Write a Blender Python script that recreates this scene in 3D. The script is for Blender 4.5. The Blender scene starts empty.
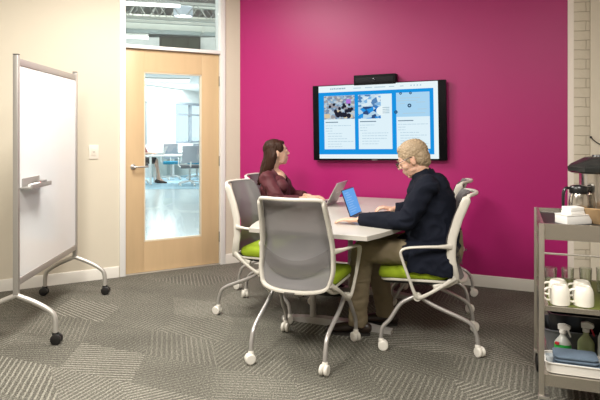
import bpy, bmesh, math, random
from mathutils import Vector, Matrix, noise
random.seed(7)
V = Vector
C = bpy.context.scene.collection
PI = math.pi
F_PX, HY, CAMZ = 580.0, 130.5, 1.36

# ------------------------------------------------------------------ materials
MATS = {}
def mat(name, col, rough=0.5, metal=0.0, spec=0.5, bump=0.0, bscale=200.0, var=0.0, vscale=8.0, alpha=1.0, emit=None, estr=0.0, sub=0.0, stretch=None):
    if name in MATS: return MATS[name]
    m = bpy.data.materials.new(name); m.use_nodes = True
    nt = m.node_tree; b = nt.nodes['Principled BSDF']
    b.inputs['Base Color'].default_value = (*col, 1)
    b.inputs['Roughness'].default_value = rough
    b.inputs['Metallic'].default_value = metal
    b.inputs['Specular IOR Level'].default_value = spec
    b.inputs['Alpha'].default_value = alpha
    if sub:
        b.inputs['Subsurface Weight'].default_value = sub
        b.inputs['Subsurface Radius'].default_value = (0.01, 0.004, 0.002)
        b.inputs['Subsurface Scale'].default_value = 0.5
    if emit:
        b.inputs['Emission Color'].default_value = (*emit, 1)
        b.inputs['Emission Strength'].default_value = estr
    tc = nt.nodes.new('ShaderNodeTexCoord')
    src = tc.outputs['Object']
    if stretch:
        mp = nt.nodes.new('ShaderNodeMapping'); mp.inputs['Scale'].default_value = stretch
        nt.links.new(src, mp.inputs['Vector']); src = mp.outputs['Vector']
    nz = nt.nodes.new('ShaderNodeTexNoise'); nz.inputs['Scale'].default_value = vscale; nz.inputs['Detail'].default_value = 4
    nt.links.new(src, nz.inputs['Vector'])
    cr = nt.nodes.new('ShaderNodeMix'); cr.data_type = 'RGBA'
    v = max(var, 0.02)
    cr.inputs['A'].default_value = (*[c * (1 - v) for c in col], 1)
    cr.inputs['B'].default_value = (*[min(1, c * (1 + v)) for c in col], 1)
    nt.links.new(nz.outputs['Fac'], cr.inputs['Factor'])
    nt.links.new(cr.outputs['Result'], b.inputs['Base Color'])
    if bump:
        n2 = nt.nodes.new('ShaderNodeTexNoise'); n2.inputs['Scale'].default_value = bscale; n2.inputs['Detail'].default_value = 3
        nt.links.new(src, n2.inputs['Vector'])
        bp = nt.nodes.new('ShaderNodeBump'); bp.inputs['Strength'].default_value = bump; bp.inputs['Distance'].default_value = 0.003
        nt.links.new(n2.outputs['Fac'], bp.inputs['Height']); nt.links.new(bp.outputs['Normal'], b.inputs['Normal'])
    MATS[name] = m
    return m

def emat(name, col, s=1.0):
    if name in MATS: return MATS[name]
    m = bpy.data.materials.new(name); m.use_nodes = True; nt = m.node_tree; nt.nodes.clear()
    o = nt.nodes.new('ShaderNodeOutputMaterial'); e = nt.nodes.new('ShaderNodeEmission')
    e.inputs['Color'].default_value = (*col, 1); e.inputs['Strength'].default_value = s
    nt.links.new(e.outputs[0], o.inputs[0]); MATS[name] = m
    return m

def glass(name, tint=(1, 1, 1), refl=0.06, rough=0.0):
    if name in MATS: return MATS[name]
    m = bpy.data.materials.new(name); m.use_nodes = True; nt = m.node_tree; nt.nodes.clear()
    o = nt.nodes.new('ShaderNodeOutputMaterial'); mx = nt.nodes.new('ShaderNodeMixShader')
    t = nt.nodes.new('ShaderNodeBsdfTransparent'); g = nt.nodes.new('ShaderNodeBsdfGlossy')
    t.inputs['Color'].default_value = (*tint, 1); g.inputs['Roughness'].default_value = rough
    lw = nt.nodes.new('ShaderNodeLayerWeight'); lw.inputs['Blend'].default_value = 0.35
    ma = nt.nodes.new('ShaderNodeMath'); ma.operation = 'MULTIPLY_ADD'; ma.inputs[1].default_value = 0.8; ma.inputs[2].default_value = refl
    nt.links.new(lw.outputs['Facing'], ma.inputs[0])
    nt.links.new(ma.outputs[0], mx.inputs[0]); nt.links.new(t.outputs[0], mx.inputs[1]); nt.links.new(g.outputs[0], mx.inputs[2])
    nt.links.new(mx.outputs[0], o.inputs[0]); MATS[name] = m
    return m

def mesh_fabric(name, col, alpha):
    m = mat(name, col, 0.75, bump=0.3, bscale=500)
    m.node_tree.nodes['Principled BSDF'].inputs['Alpha'].default_value = alpha
    return m

# ------------------------------------------------------------------ geometry helpers
def box(bm, lo, hi, bev=0.0, M=None):
    lo, hi = V(lo), V(hi)
    c = (lo + hi) / 2; s = hi - lo
    r = bmesh.ops.create_cube(bm, size=1.0, matrix=Matrix.Translation(c) @ Matrix.Diagonal((*s, 1)))
    vs = r['verts']
    if bev > 0:
        es = list({e for v in vs for e in v.link_edges})
        rr = bmesh.ops.bevel(bm, geom=es, offset=bev, segments=2, affect='EDGES', profile=0.6)
        vs = list({v for f in rr['faces'] for v in f.verts} | {v for v in vs if v.is_valid})
    if M is not None: bmesh.ops.transform(bm, matrix=M, verts=vs)
    return vs

def cat(pts, n):
    P = [V(p) for p in pts]
    if n <= 1 or len(P) < 3: return P
    out = []
    for i in range(len(P) - 1):
        a = P[i - 1] if i > 0 else P[0] * 2 - P[1]
        b, c = P[i], P[i + 1]
        d = P[i + 2] if i + 2 < len(P) else P[-1] * 2 - P[-2]
        for k in range(n):
            t = k / n
            out.append(0.5 * ((2 * b) + (c - a) * t + (2 * a - 5 * b + 4 * c - d) * t * t + (-a + 3 * b - 3 * c + d) * t ** 3))
    out.append(P[-1])
    return out

def lerp_r(rs, n):
    rs = [r if isinstance(r, tuple) else (r, r) for r in rs]
    if n <= 1 or len(rs) < 3: return rs
    out = []
    for i in range(len(rs) - 1):
        for k in range(n):
            t = k / n; out.append(tuple(rs[i][j] * (1 - t) + rs[i + 1][j] * t for j in (0, 1)))
    out.append(rs[-1]); return out

def tube(bm, pts, rads, seg=12, n=1, side=None, cap='flat', square=0.0, closed=False):
    """swept tube; rads scalars or (along side, across)"""
    if not isinstance(rads, (list,)): rads = [rads] * len(pts)
    P = cat(pts, n); R = lerp_r(rads, n)
    N = len(P)
    T = []
    for i in range(N):
        a = P[(i - 1) % N] if closed else P[max(0, i - 1)]; b = P[(i + 1) % N] if closed else P[min(N - 1, i + 1)]
        t = b - a
        T.append(t.normalized() if t.length > 1e-9 else V((0, 0, 1)))
    if side is None:
        h = V((0, 0, 1)) if abs(T[0].z) < 0.9 else V((1, 0, 0))
        s = T[0].cross(h).normalized()
    else: s = V(side)
    rings = []
    S = []
    for i in range(N):
        base = V(side) if side is not None else s
        q = base - T[i] * base.dot(T[i])
        if q.length < 1e-5: q = s
        s = q.normalized(); S.append(s)
    if cap == 'round' and not closed:
        P2, R2, T2, S2 = [], [], [], []
        for k in (3, 2, 1):
            a = k * PI / 6.6; rr = min(R[0])
            P2.append(P[0] - T[0] * rr * math.sin(a)); R2.append((R[0][0] * math.cos(a), R[0][1] * math.cos(a))); T2.append(T[0]); S2.append(S[0])
        P2 += P; R2 += R; T2 += T; S2 += S
        for k in (1, 2, 3):
            a = k * PI / 6.6; rr = min(R[-1])
            P2.append(P[-1] + T[-1] * rr * math.sin(a)); R2.append((R[-1][0] * math.cos(a), R[-1][1] * math.cos(a))); T2.append(T[-1]); S2.append(S[-1])
        P, R, T, S = P2, R2, T2, S2; N = len(P)
    allv = []
    for i in range(N):
        u = S[i]; w = T[i].cross(u).normalized()
        ring = []
        for k in range(seg):
            a = 2 * PI * (k + 0.5) / seg
            ca, sa = math.cos(a), math.sin(a)
            if square:
                e = 1 - square
                ca = math.copysign(abs(ca) ** e, ca); sa = math.copysign(abs(sa) ** e, sa)
            ring.append(bm.verts.new(P[i] + u * ca * R[i][0] + w * sa * R[i][1]))
        rings.append(ring); allv += ring
    for i in range(N if closed else N - 1):
        a, b = rings[i], rings[(i + 1) % N]
        for k in range(seg):
            try: bm.faces.new((a[k], a[(k + 1) % seg], b[(k + 1) % seg], b[k]))
            except ValueError: pass
    if not closed:
        bm.faces.new(list(reversed(rings[0]))); bm.faces.new(rings[-1])
    return allv

def ell(bm, c, r, M=None, sub=3):
    """ellipsoid; M optional 3x3/4x4 rotation"""
    m = Matrix.Translation(V(c)) @ (M.to_4x4() if M is not None else Matrix.Identity(4)) @ Matrix.Diagonal((*r, 1))
    return bmesh.ops.create_icosphere(bm, subdivisions=sub, radius=1.0, matrix=m)['verts']

def lathe(bm, prof, seg=24, c=(0, 0, 0), M=None, sx=1.0, sy=1.0):
    """prof: list of (r, z); closes at ends if r==0"""
    c = V(c); rings = []; allv = []
    for r, z in prof:
        if r < 1e-6:
            v = bm.verts.new(c + V((0, 0, z))); rings.append([v]); allv.append(v)
        else:
            ring = [bm.verts.new(c + V((r * sx * math.cos(2 * PI * k / seg), r * sy * math.sin(2 * PI * k / seg), z))) for k in range(seg)]
            rings.append(ring); allv += ring
    for a, b in zip(rings, rings[1:]):
        for k in range(seg):
            k2 = (k + 1) % seg
            if len(a) == 1 and len(b) == 1: continue
            if len(a) == 1: bm.faces.new((a[0], b[k2], b[k]))
            elif len(b) == 1: bm.faces.new((a[k], a[k2], b[0]))
            else: bm.faces.new((a[k], a[k2], b[k2], b[k]))
    if M is not None: bmesh.ops.transform(bm, matrix=M, verts=allv)
    return allv

def prism(bm, poly, d0, d1, ax='y'):
    """extrude a 2-D polygon; ax: the extrusion axis"""
    def p(a, b, d):
        return V((a, d, b)) if ax == 'y' else (V((d, a, b)) if ax == 'x' else V((a, b, d)))
    A = [bm.verts.new(p(a, b, d0)) for a, b in poly]; B = [bm.verts.new(p(a, b, d1)) for a, b in poly]
    n = len(poly)
    bm.faces.new(A); bm.faces.new(list(reversed(B)))
    for i in range(n): bm.faces.new((A[i], B[i], B[(i + 1) % n], A[(i + 1) % n]))
    return A + B

def rrect(w, d, r, n=4, cx=0, cy=0):
    out = []
    for sx, sy, a0 in ((1, 1, 0), (-1, 1, 90), (-1, -1, 180), (1, -1, 270)):
        for k in range(n + 1):
            a = math.radians(a0 + 90 * k / n)
            out.append((cx + sx * (w / 2 - r) + r * math.cos(a), cy + sy * (d / 2 - r) + r * math.sin(a)))
    return out

def loops(bm, ls, capa=True, capb=True):
    R = [[bm.verts.new(V(p)) for p in l] for l in ls]
    n = len(R[0])
    for a, b in zip(R, R[1:]):
        for k in range(n): bm.faces.new((a[k], a[(k + 1) % n], b[(k + 1) % n], b[k]))
    if capa: bm.faces.new(list(reversed(R[0])))
    if capb: bm.faces.new(R[-1])
    return [v for r in R for v in r]

def tub(bm, w, d, h, r, taper=0.88, t=0.004, z0=0.0, rim=0.0):
    L = []
    def lp(k, z, o): return [(x, y, z) for x, y in rrect(w * k - 2 * o, d * k - 2 * o, max(0.003, r - o))]
    L.append(lp(taper, z0, 0)); L.append(lp(1, z0 + h, 0))
    if rim:
        L.append(lp(1, z0 + h, -rim)); L.append(lp(1, z0 + h + t, -rim)); L.append(lp(1, z0 + h + t, t))
    else: L.append(lp(1, z0 + h, t))
    L.append(lp(taper, z0 + t, t))
    return loops(bm, L)

def finish(bm, ang=38):
    bmesh.ops.recalc_face_normals(bm, faces=bm.faces)
    for f in bm.faces: f.smooth = True
    for e in bm.edges:
        if len(e.link_faces) == 2:
            e.smooth = e.calc_face_angle(0) < math.radians(ang)

def props(o, label=None, category=None, group=None, kind=None):
    if label: o['label'] = label
    if category: o['category'] = category
    if group: o['group'] = group
    if kind: o['kind'] = kind
    return o

def obj(name, bm, m, parent=None, ang=38, mats=None, fin=True):
    if fin: finish(bm, ang)
    me = bpy.data.meshes.new(name); bm.to_mesh(me); bm.free()
    me.materials.append(m)
    for x in (mats or []): me.materials.append(x)
    o = bpy.data.objects.new(name, me); C.objects.link(o)
    if parent: o.parent = parent
    return o

def thing(name, label, category, loc=(0, 0, 0), rz=0.0, group=None):
    o = bpy.data.objects.new(name, None); C.objects.link(o)
    o.empty_display_size = 0.1
    o.location = loc; o.rotation_euler = (0, 0, rz)
    return props(o, label, category, group)

def dup(root, loc, rz, label, group=None):
    r = root.copy(); C.objects.link(r); r.location = loc; r.rotation_euler = (0, 0, rz)
    r['label'] = label
    if group: r['group'] = group
    for ch in list(root.children):
        c = ch.copy(); C.objects.link(c); c.parent = r
        for g in list(ch.children):
            d = g.copy(); C.objects.link(d); d.parent = c
    return r

def struct(name, bm, m, parent=None, **k):
    o = obj(name, bm, m, parent, **k)
    if not parent: o['kind'] = 'structure'
    return o

def rz_of(f): return math.atan2(-f[0], f[1])
def px(u, v, z): # point at height z seen at a photo position
    y = F_PX * (CAMZ - z) / (v - HY); return V(((u - 300) * y / F_PX, y, z))

# ------------------------------------------------------------------ room layout
C0 = V((-0.62, 6.0, 0))
DL = V((-0.867, -0.499, 0)).normalized()      # along the door wall, away from the corner
DM = V((0.920, -0.392, 0)).normalized()       # along the magenta wall
NL = V((-DL.y, DL.x, 0)) * -1                 # outward normal of door wall
if NL.y < 0: NL = -NL
NM = V((-DM.y, DM.x, 0))
if NM.y < 0: NM = -NM
def frame(o, ex, ey): # matrix with local x=ex, y=ey, z up
    M = Matrix.Identity(4)
    for i in range(3): M[i][0] = ex[i]; M[i][1] = ey[i]; M[i][3] = o[i]
    return M
ML = frame(C0, DL, NL)        # local: x along the wall from the corner, y outward
MM = frame(C0, DM, NM)
CEIL = 2.95
WT = 0.12

beige = mat('beige_paint', (0.66, 0.60, 0.48), 0.75, bump=0.15, bscale=300)
trimm = mat('trim_paint', (0.76, 0.73, 0.66), 0.45)
white_paint = mat('white_paint', (0.8, 0.79, 0.76), 0.4)
magenta = mat('magenta_paint', (0.41, 0.008, 0.142), 0.42, spec=0.5, bump=0.15, bscale=300)

# carpet: tiles of ribbed stripes turned in several directions
def carpet_mat():
    m = bpy.data.materials.new('ribbed_carpet'); m.use_nodes = True; nt = m.node_tree; L = nt.links
    b = nt.nodes['Principled BSDF']; b.inputs['Roughness'].default_value = 0.95; b.inputs['Specular IOR Level'].default_value = 0.15
    def nd(t, **k):
        n = nt.nodes.new(t)
        for a, v in k.items(): setattr(n, a, v)
        return n
    def mth(op, a, bb=None, c=None):
        n = nd('ShaderNodeMath', operation=op)
        for i, x in enumerate((a, bb, c)):
            if x is None: continue
            if isinstance(x, (int, float)): n.inputs[i].default_value = x
            else: L.new(x, n.inputs[i])
        return n.outputs[0]
    tc = nd('ShaderNodeTexCoord')
    mp = nd('ShaderNodeMapping'); mp.inputs['Rotation'].default_value = (0, 0, math.radians(23)); L.new(tc.outputs['Object'], mp.inputs['Vector'])
    sp = nd('ShaderNodeSeparateXYZ'); L.new(mp.outputs[0], sp.inputs[0])
    X, Y = sp.outputs[0], sp.outputs[1]
    def layer(cw, chh, skew, off, seed):
        # slanted cells
        ro = nd('ShaderNodeTexWhiteNoise', noise_dimensions='1D'); cy = mth('FLOOR', mth('DIVIDE', mth('ADD', Y, off * 0.37), chh)); L.new(cy, ro.inputs['W'])
        xs = mth('ADD', mth('ADD', X, mth('MULTIPLY', ro.outputs['Value'], 0.5)), mth('MULTIPLY', Y, mth('MULTIPLY', mth('SUBTRACT', ro.outputs['Value'], 0.35), 2.2)))
        cx = mth('FLOOR', mth('DIVIDE', xs, cw))
        cb = nd('ShaderNodeCombineXYZ'); L.new(cx, cb.inputs[0]); L.new(cy, cb.inputs[1]); cb.inputs[2].default_value = seed
        wn = nd('ShaderNodeTexWhiteNoise', noise_dimensions='3D'); L.new(cb.outputs[0], wn.inputs['Vector'])
        sc = nd('ShaderNodeSeparateColor'); L.new(wn.outputs['Color'], sc.inputs[0])
        return sc.outputs[0], sc.outputs[1], sc.outputs[2]
    r1, g1, b1 = layer(0.50, 0.36, 0.75, 0.0, 1.0)
    # stripe direction: one of four
    d = mth('MULTIPLY', mth('FLOOR', mth('MULTIPLY', r1, 5.0)), PI / 5)
    co, si = mth('COSINE', d), mth('SINE', d)
    along = mth('ADD', mth('MULTIPLY', X, co), mth('MULTIPLY', Y, si))
    wob = nd('ShaderNodeTexNoise'); wob.inputs['Scale'].default_value = 25; L.new(tc.outputs['Object'], wob.inputs['Vector'])
    ph = mth('ADD', mth('MULTIPLY', along, 2 * PI / 0.031), mth('MULTIPLY', wob.outputs['Fac'], 1.6))
    s = mth('SINE', ph)
    st = nd('ShaderNodeMapRange', interpolation_type='SMOOTHSTEP'); L.new(s, st.inputs[0])
    st.inputs[1].default_value = 0.1; st.inputs[2].default_value = 0.75
    amp = mth('ADD', mth('MULTIPLY', mth('POWER', g1, 2.5), 0.42), 0.20)
    stripe = mth('MULTIPLY', st.outputs[0], amp)
    n1 = nd('ShaderNodeTexNoise'); n1.inputs['Scale'].default_value = 120; n1.inputs['Detail'].default_value = 4; n1.inputs['Roughness'].default_value = 0.75
    L.new(tc.outputs['Object'], n1.inputs['Vector'])
    n2 = nd('ShaderNodeTexNoise'); n2.inputs['Scale'].default_value = 2.2; n2.inputs['Detail'].default_value = 5
    L.new(tc.outputs['Object'], n2.inputs['Vector'])
    base = mth('ADD', mth('MULTIPLY', mth('SUBTRACT', n1.outputs['Fac'], 0.5), 3.0), mth('MULTIPLY', mth('SUBTRACT', n2.outputs['Fac'], 0.5), 0.35))
    f = mth('ADD', mth('ADD', base, mth('MULTIPLY', stripe, 0.75)), mth('ADD', mth('MULTIPLY', b1, 0.07), 0.25))
    ramp = nd('ShaderNodeValToRGB'); L.new(f, ramp.inputs[0])
    e = ramp.color_ramp.elements
    e[0].position = 0.0; e[0].color = (0.052, 0.049, 0.039, 1)
    e[1].position = 1.0; e[1].color = (0.40, 0.385, 0.325, 1)
    x = ramp.color_ramp.elements.new(0.4); x.color = (0.135, 0.129, 0.106, 1)
    L.new(ramp.outputs[0], b.inputs['Base Color'])
    bp = nd('ShaderNodeBump'); bp.inputs['Strength'].default_value = 0.5; bp.inputs['Distance'].default_value = 0.004
    L.new(f, bp.inputs['Height']); L.new(bp.outputs[0], b.inputs['Normal'])
    return m
carpet = carpet_mat()

def brick_mat():
    m = mat('painted_brick', (0.56, 0.49, 0.38), 0.7, bump=0.0)
    nt = m.node_tree; b = nt.nodes['Principled BSDF']; L = nt.links
    tc = nt.nodes.new('ShaderNodeTexCoord')
    sw = nt.nodes.new('ShaderNodeSeparateXYZ'); L.new(tc.outputs['Object'], sw.inputs[0])
    cb = nt.nodes.new('ShaderNodeCombineXYZ'); L.new(sw.outputs[0], cb.inputs[0]); L.new(sw.outputs[2], cb.inputs[1])
    nz = nt.nodes.new('ShaderNodeTexNoise'); nz.inputs['Scale'].default_value = 14; L.new(tc.outputs['Object'], nz.inputs['Vector'])
    mx = nt.nodes.new('ShaderNodeMixRGB'); mx.inputs[0].default_value = 0.012; L.new(cb.outputs[0], mx.inputs[1]); L.new(nz.outputs['Color'], mx.inputs[2])
    br = nt.nodes.new('ShaderNodeTexBrick'); L.new(mx.outputs[0], br.inputs['Vector'])
    br.inputs['Scale'].default_value = 1.0; br.inputs['Brick Width'].default_value = 0.2; br.inputs['Row Height'].default_value = 0.077
    br.inputs['Mortar Size'].default_value = 0.003; br.inputs['Mortar Smooth'].default_value = 0.6
    br.inputs['Color1'].default_value = (0.74, 0.67, 0.54, 1); br.inputs['Color2'].default_value = (0.72, 0.65, 0.52, 1); br.inputs['Mortar'].default_value = (0.46, 0.39, 0.28, 1)
    L.new(br.outputs['Color'], b.inputs['Base Color'])
    ad = nt.nodes.new('ShaderNodeMath'); ad.operation = 'MULTIPLY_ADD'; ad.inputs[1].default_value = -1.0
    L.new(br.outputs['Fac'], ad.inputs[0]); L.new(nz.outputs['Fac'], ad.inputs[2])
    bp = nt.nodes.new('ShaderNodeBump'); bp.inputs['Strength'].default_value = 0.6; bp.inputs['Distance'].default_value = 0.01
    L.new(ad.outputs[0], bp.inputs['Height']); L.new(bp.outputs[0], b.inputs['Normal'])
    return m
brick = brick_mat()

# ------------------------------------------------------------------ shell
C1 = V((2.21, 4.79, 0)); LM = (C1 - C0).length
bm = bmesh.new()
poly = [C0 + V((0, 0.06, 0)), C1 + V((0.05, 0.05, 0)), V((3.7, 4.75, 0)), V((3.7, -2.1, 0)), V((-4.0, -2.1, 0)), C0 + DL * 3.75 + NL * 0.06]
prism(bm, [(p.x, p.y) for p in reversed(poly)], -0.05, 0.0, 'z')
struct('floor', bm, carpet)
bm = bmesh.new(); prism(bm, [(p.x, p.y) for p in reversed(poly)], CEIL, CEIL + 0.05, 'z')
struct('ceiling', bm, mat('ceiling_white', (0.85, 0.84, 0.81), 0.8))

T0, T1, TO0, TO1 = 0.2218, 1.1656, 0.2218, 1.1656   # door opening along the door wall
HD, HT0, HT1 = 2.134, 2.168, 2.86
bm = bmesh.new()
box(bm, (0, 0, 0), (T0 - 0.03, WT, CEIL)); box(bm, (T1 + 0.03, 0, 0), (3.75, WT, CEIL)); box(bm, (T0 - 0.03, 0, HT1 + 0.03), (T1 + 0.03, WT, CEIL))
w = struct('wall_left', bm, beige); w.matrix_world = ML
bm = bmesh.new(); box(bm, (0, 0, 0), (LM, WT, CEIL)); w = struct('wall_back', bm, magenta); w.matrix_world = MM
# painted pilaster at the right: a narrow bull-nosed return, then brick, a seam and a flat panel
bm = bmesh.new()
box(bm, (-0.0, 0, 0), (0.052, 0.16, CEIL), bev=0.004)
MB_ = frame(C1 + DM * 0.0 + NM * 0.0, V((0.62, -0.785, 0)).normalized(), V((0.785, 0.62, 0)).normalized())
w = struct('trim_1', bm, mat('pilaster_edge', (0.78, 0.71, 0.62), 0.6)); w.matrix_world = MB_
C2 = C1 + V((0.62, -0.785, 0)).normalized() * 0.05
DR = V((0.985, -0.17, 0)).normalized(); NR = V((0.17, 0.985, 0)).normalized()
MR = frame(C2, DR, NR)
bm = bmesh.new(); box(bm, (0, 0.0, 0), (0.125, 0.2, CEIL), bev=0.004); w = struct('wall_right', bm, brick); w.matrix_world = MR
bm = bmesh.new(); box(bm, (0.129, -0.006, 0), (1.6, 0.2, CEIL), bev=0.003)
w = struct('wall_right_panel', bm, mat('panel_paint', (0.76, 0.69, 0.56), 0.7, bump=0.25, bscale=40)); w.matrix_world = MR
wallp = mat('plain_wall', (0.62, 0.57, 0.5), 0.8)
bm = bmesh.new(); box(bm, (3.6, -2.1, 0), (3.72, 4.7, CEIL)); struct('wall_far_right', bm, wallp)
bm = bmesh.new(); box(bm, (-4.0, -2.12, 0), (3.7, -2.0, CEIL)); struct('wall_front', bm, wallp)
e = C0 + DL * 3.7
bm = bmesh.new(); box(bm, (e.x - 0.12, -2.1, 0), (e.x, e.y, CEIL)); struct('wall_side', bm, wallp)

# baseboards
def bboard(name, M, x0, x1, mm):
    bm = bmesh.new(); prism(bm, [(0, 0), (-0.013, 0), (-0.013, 0.085), (-0.009, 0.097), (0, 0.1)], x0, x1, 'x')
    w = struct(name, bm, mm); w.matrix_world = M
bboard('baseboard_left', ML, T1 + 0.062, 3.7, trimm)
bboard('baseboard_corner', ML, 0.013, T0 - 0.04, trimm)
bboard('baseboard_back', MM, 0.013, LM - 0.005, trimm)

# ------------------------------------------------------------------ door with side frame and transom
maple = mat('maple_veneer', (0.60, 0.43, 0.245), 0.42, var=0.09, vscale=3.0, stretch=(6, 6, 0.7))
steel = mat('brushed_steel', (0.55, 0.53, 0.5), 0.35, metal=0.9)
dark = mat('dark_gap', (0.05, 0.045, 0.04), 0.6)
door = thing('door_1', 'pale maple door with tall glass panel and steel lever', 'door'); door['kind'] = 'structure'; del door['category']; door.matrix_world = ML
GX0, GX1, GZ0, GZ1 = 0.408, 0.987, 0.297, 1.92
y0, y1 = 0.022, 0.066
bm = bmesh.new()
a0, a1 = T0 + 0.004, T1 - 0.004
box(bm, (a0, y0, 0.012), (GX0, y1, HD - 0.004), 0.002); box(bm, (GX1, y0, 0.012), (a1, y1, HD - 0.004), 0.002)
box(bm, (GX0, y0, 0.012), (GX1, y1, GZ0)); box(bm, (GX0, y0, GZ1), (GX1, y1, HD - 0.004))
obj('door_leaf', bm, maple, door)
bm = bmesh.new()
for a, b, c, d in ((GX0, GZ0, GX0 + 0.013, GZ1), (GX1 - 0.013, GZ0, GX1, GZ1), (GX0, GZ0, GX1, GZ0 + 0.013), (GX0, GZ1 - 0.013, GX1, GZ1)):
    box(bm, (a, y0 + 0.004, b), (c, y1 - 0.004, d), 0.001)
obj('glass_stop', bm, mat('pale_stop', (0.7, 0.62, 0.48), 0.5), door)
bm = bmesh.new(); box(bm, (GX0 + 0.01, 0.041, GZ0 + 0.01), (GX1 - 0.01, 0.047, GZ1 - 0.01)); obj('door_glass', bm, glass('clear_glass', (0.97, 1, 1)), door)
bm = bmesh.new()
hx = T1 - 0.075
lathe(bm, [(0, 0), (0.026, 0), (0.026, 0.008), (0.012, 0.012), (0.012, 0.05), (0, 0.05)], c=(0, 0, 0), M=Matrix.Translation((hx, y0, 1.017)) @ Matrix.Rotation(PI / 2, 4, 'X'))
tube(bm, [(hx, y0 - 0.046, 1.017), (hx - 0.03, y0 - 0.05, 1.017), (hx - 0.13, y0 - 0.048, 1.017)], 0.009, n=3, cap='round')
obj('door_handle', bm, steel, door)
for hz in (0.28, 1.05, 1.86):
    bm = bmesh.new(); tube(bm, [(T0 + 0.0, y0 - 0.006, hz - 0.05), (T0 + 0.0, y0 - 0.006, hz + 0.05)], 0.007); obj('door_hinge', bm, mat('hinge_steel', (0.3, 0.29, 0.27), 0.4, metal=0.8), door)
bm = bmesh.new(); box(bm, (T1 - 0.006, y0 + 0.004, 0.92), (T1 - 0.001, y0 + 0.03, 1.12)); obj('strike_plate', bm, dark, door)
bm = bmesh.new()
cw = 0.055
def cas(a, b, c, d): box(bm, (a, -0.014, b), (c, WT + 0.014, d), 0.003)
cas(T0 - cw, 0, T0 - 0.001, HT1 + cw); cas(T1 + 0.001, 0, T1 + cw, HT1 + cw)
cas(T0, HD + 0.001, T1, HT0); cas(T0, HT1, T1, HT1 + cw)
box(bm, (T0, y1, HD - 0.02), (T1, WT, HD)); box(bm, (T0, y1 + 0.002, 0), (T0 + 0.012, WT, HD)); box(bm, (T1 - 0.012, y1 + 0.002, 0), (T1, WT, HD))
f = struct('trim_2', bm, white_paint); f.matrix_world = ML
bm = bmesh.new(); box(bm, (T0, 0.045, HT0), (T1, 0.051, HT1)); f = struct('window_1', bm, glass('clear_glass')); f.matrix_world = ML
bm = bmesh.new(); box(bm, (T0 + 0.002, 0.0, 0), (T1 - 0.002, WT, 0.008), 0.002); f = struct('trim_3', bm, mat('threshold', (0.6, 0.57, 0.5), 0.4, metal=0.5)); f.matrix_world = ML

# light switch + outlet
sw = thing('light_switch', 'white light switch plate on the beige wall left of the door', 'light switch'); sw.matrix_world = ML @ Matrix.Translation((1.451, 0, 1.165))
bm = bmesh.new(); box(bm, (-0.042, -0.007, -0.064), (0.042, 0, 0.064), 0.003); obj('wall_plate', bm, mat('switch_white', (0.78, 0.72, 0.62), 0.35), sw)
bm = bmesh.new(); box(bm, (-0.02, -0.011, -0.034), (0.02, -0.006, 0.034), 0.002); t_ = obj('rocker', bm, mat('switch_white2', (0.74, 0.68, 0.58), 0.3), sw)
for k in (-1, 1):
    bm = bmesh.new(); box(bm, (0.005 * k - 0.003, -0.0125, -0.003), (0.005 * k + 0.003, -0.01, 0.003)); obj('indicator', bm, dark, t_)
ou = thing('power_outlet', 'white power outlet low on the beige wall behind the whiteboard', 'outlet'); ou.matrix_world = ML @ Matrix.Translation((1.632, 0, 0.44))
bm = bmesh.new(); box(bm, (-0.036, -0.006, -0.058), (0.036, 0, 0.058), 0.003); obj('wall_plate', bm, MATS['switch_white'], ou)
for k in (-1, 1):
    bm = bmesh.new(); box(bm, (-0.016, -0.009, 0.024 * k - 0.013), (0.016, -0.005, 0.024 * k + 0.013), 0.003); obj('socket', bm, MATS['switch_white2'], ou)

# ------------------------------------------------------------------ wall display
tv = thing('wall_television', 'large black wall television showing a blue web page with three cards', 'television')
TX, TZ = None, None
def on_wall(u, off=0.0): # distance along the magenta wall for a photo column, on a plane 'off' in front
    k = (u - 300) / F_PX; o = C0 - NM * off
    return (k * o.y - o.x) / (DM.x - k * DM.y)
OFF = 0.075
xl, xr = on_wall(313, OFF), on_wall(446.4, OFF)
def zat(u, v, off):
    t = on_wall(u, off); y = (C0 - NM * off + DM * t).y; return CAMZ - (v - HY) * y / F_PX
zc = (zat(313, 85.2, OFF) + zat(313, 159.7, OFF) + zat(446, 79.8, OFF) + zat(446.4, 161.8, OFF)) / 4
TW = xr - xl; TH = TW / 1.765
roll = math.radians(0.95)
MTV = MM @ Matrix.Translation(((xl + xr) / 2, -OFF, zc)) @ Matrix.Rotation(-roll, 4, 'Y')
tv.matrix_world = MTV      # local x right, z up, y into the wall; front face at y=0
blackp = mat('black_plastic', (0.012, 0.012, 0.013), 0.28)
bm = bmesh.new(); box(bm, (-TW / 2, 0.0, -TH / 2), (TW / 2, 0.045, TH / 2), 0.006); box(bm, (-0.25, 0.04, -0.2), (0.25, 0.074, 0.2)); obj('housing', bm, mat('display_black', (0.005, 0.005, 0.006), 0.35, spec=0.08), tv)
CW = TW * 0.895; CH = TH * 0.965
x00 = -TW * 0.45; z00 = TH * 0.488
SC = 1.0
def panel(name, x0, z0, x1, z1, m, d, parent): # fractions of the picture, z downwards
    bm = bmesh.new()
    box(bm, (x00 + CW * x0, -d, z00 - CH * z1), (x00 + CW * x1, -d + 0.0006, z00 - CH * z0))
    return obj(name, bm, m, parent)
s_white = emat('screen_white', (0.86, 0.97, 1.0), 0.95)
s_blue = emat('screen_blue', (0.010, 0.31, 0.80), 0.95)
s_card = emat('screen_card', (0.78, 0.93, 1.0), 0.95)
s_grey = emat('screen_text', (0.36, 0.52, 0.62), 0.9)
s_dk = emat('screen_text_dark', (0.16, 0.25, 0.34), 0.9)
s_lt = emat('screen_text_light', (0.50, 0.68, 0.80), 0.9)
scr = panel('screen', 0, 0, 1, 1, s_white, 0.001, tv)
panel('page_background', 0, 0.088, 0.965, 0.942, s_blue, 0.0018, scr)
bm = bmesh.new()
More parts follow.
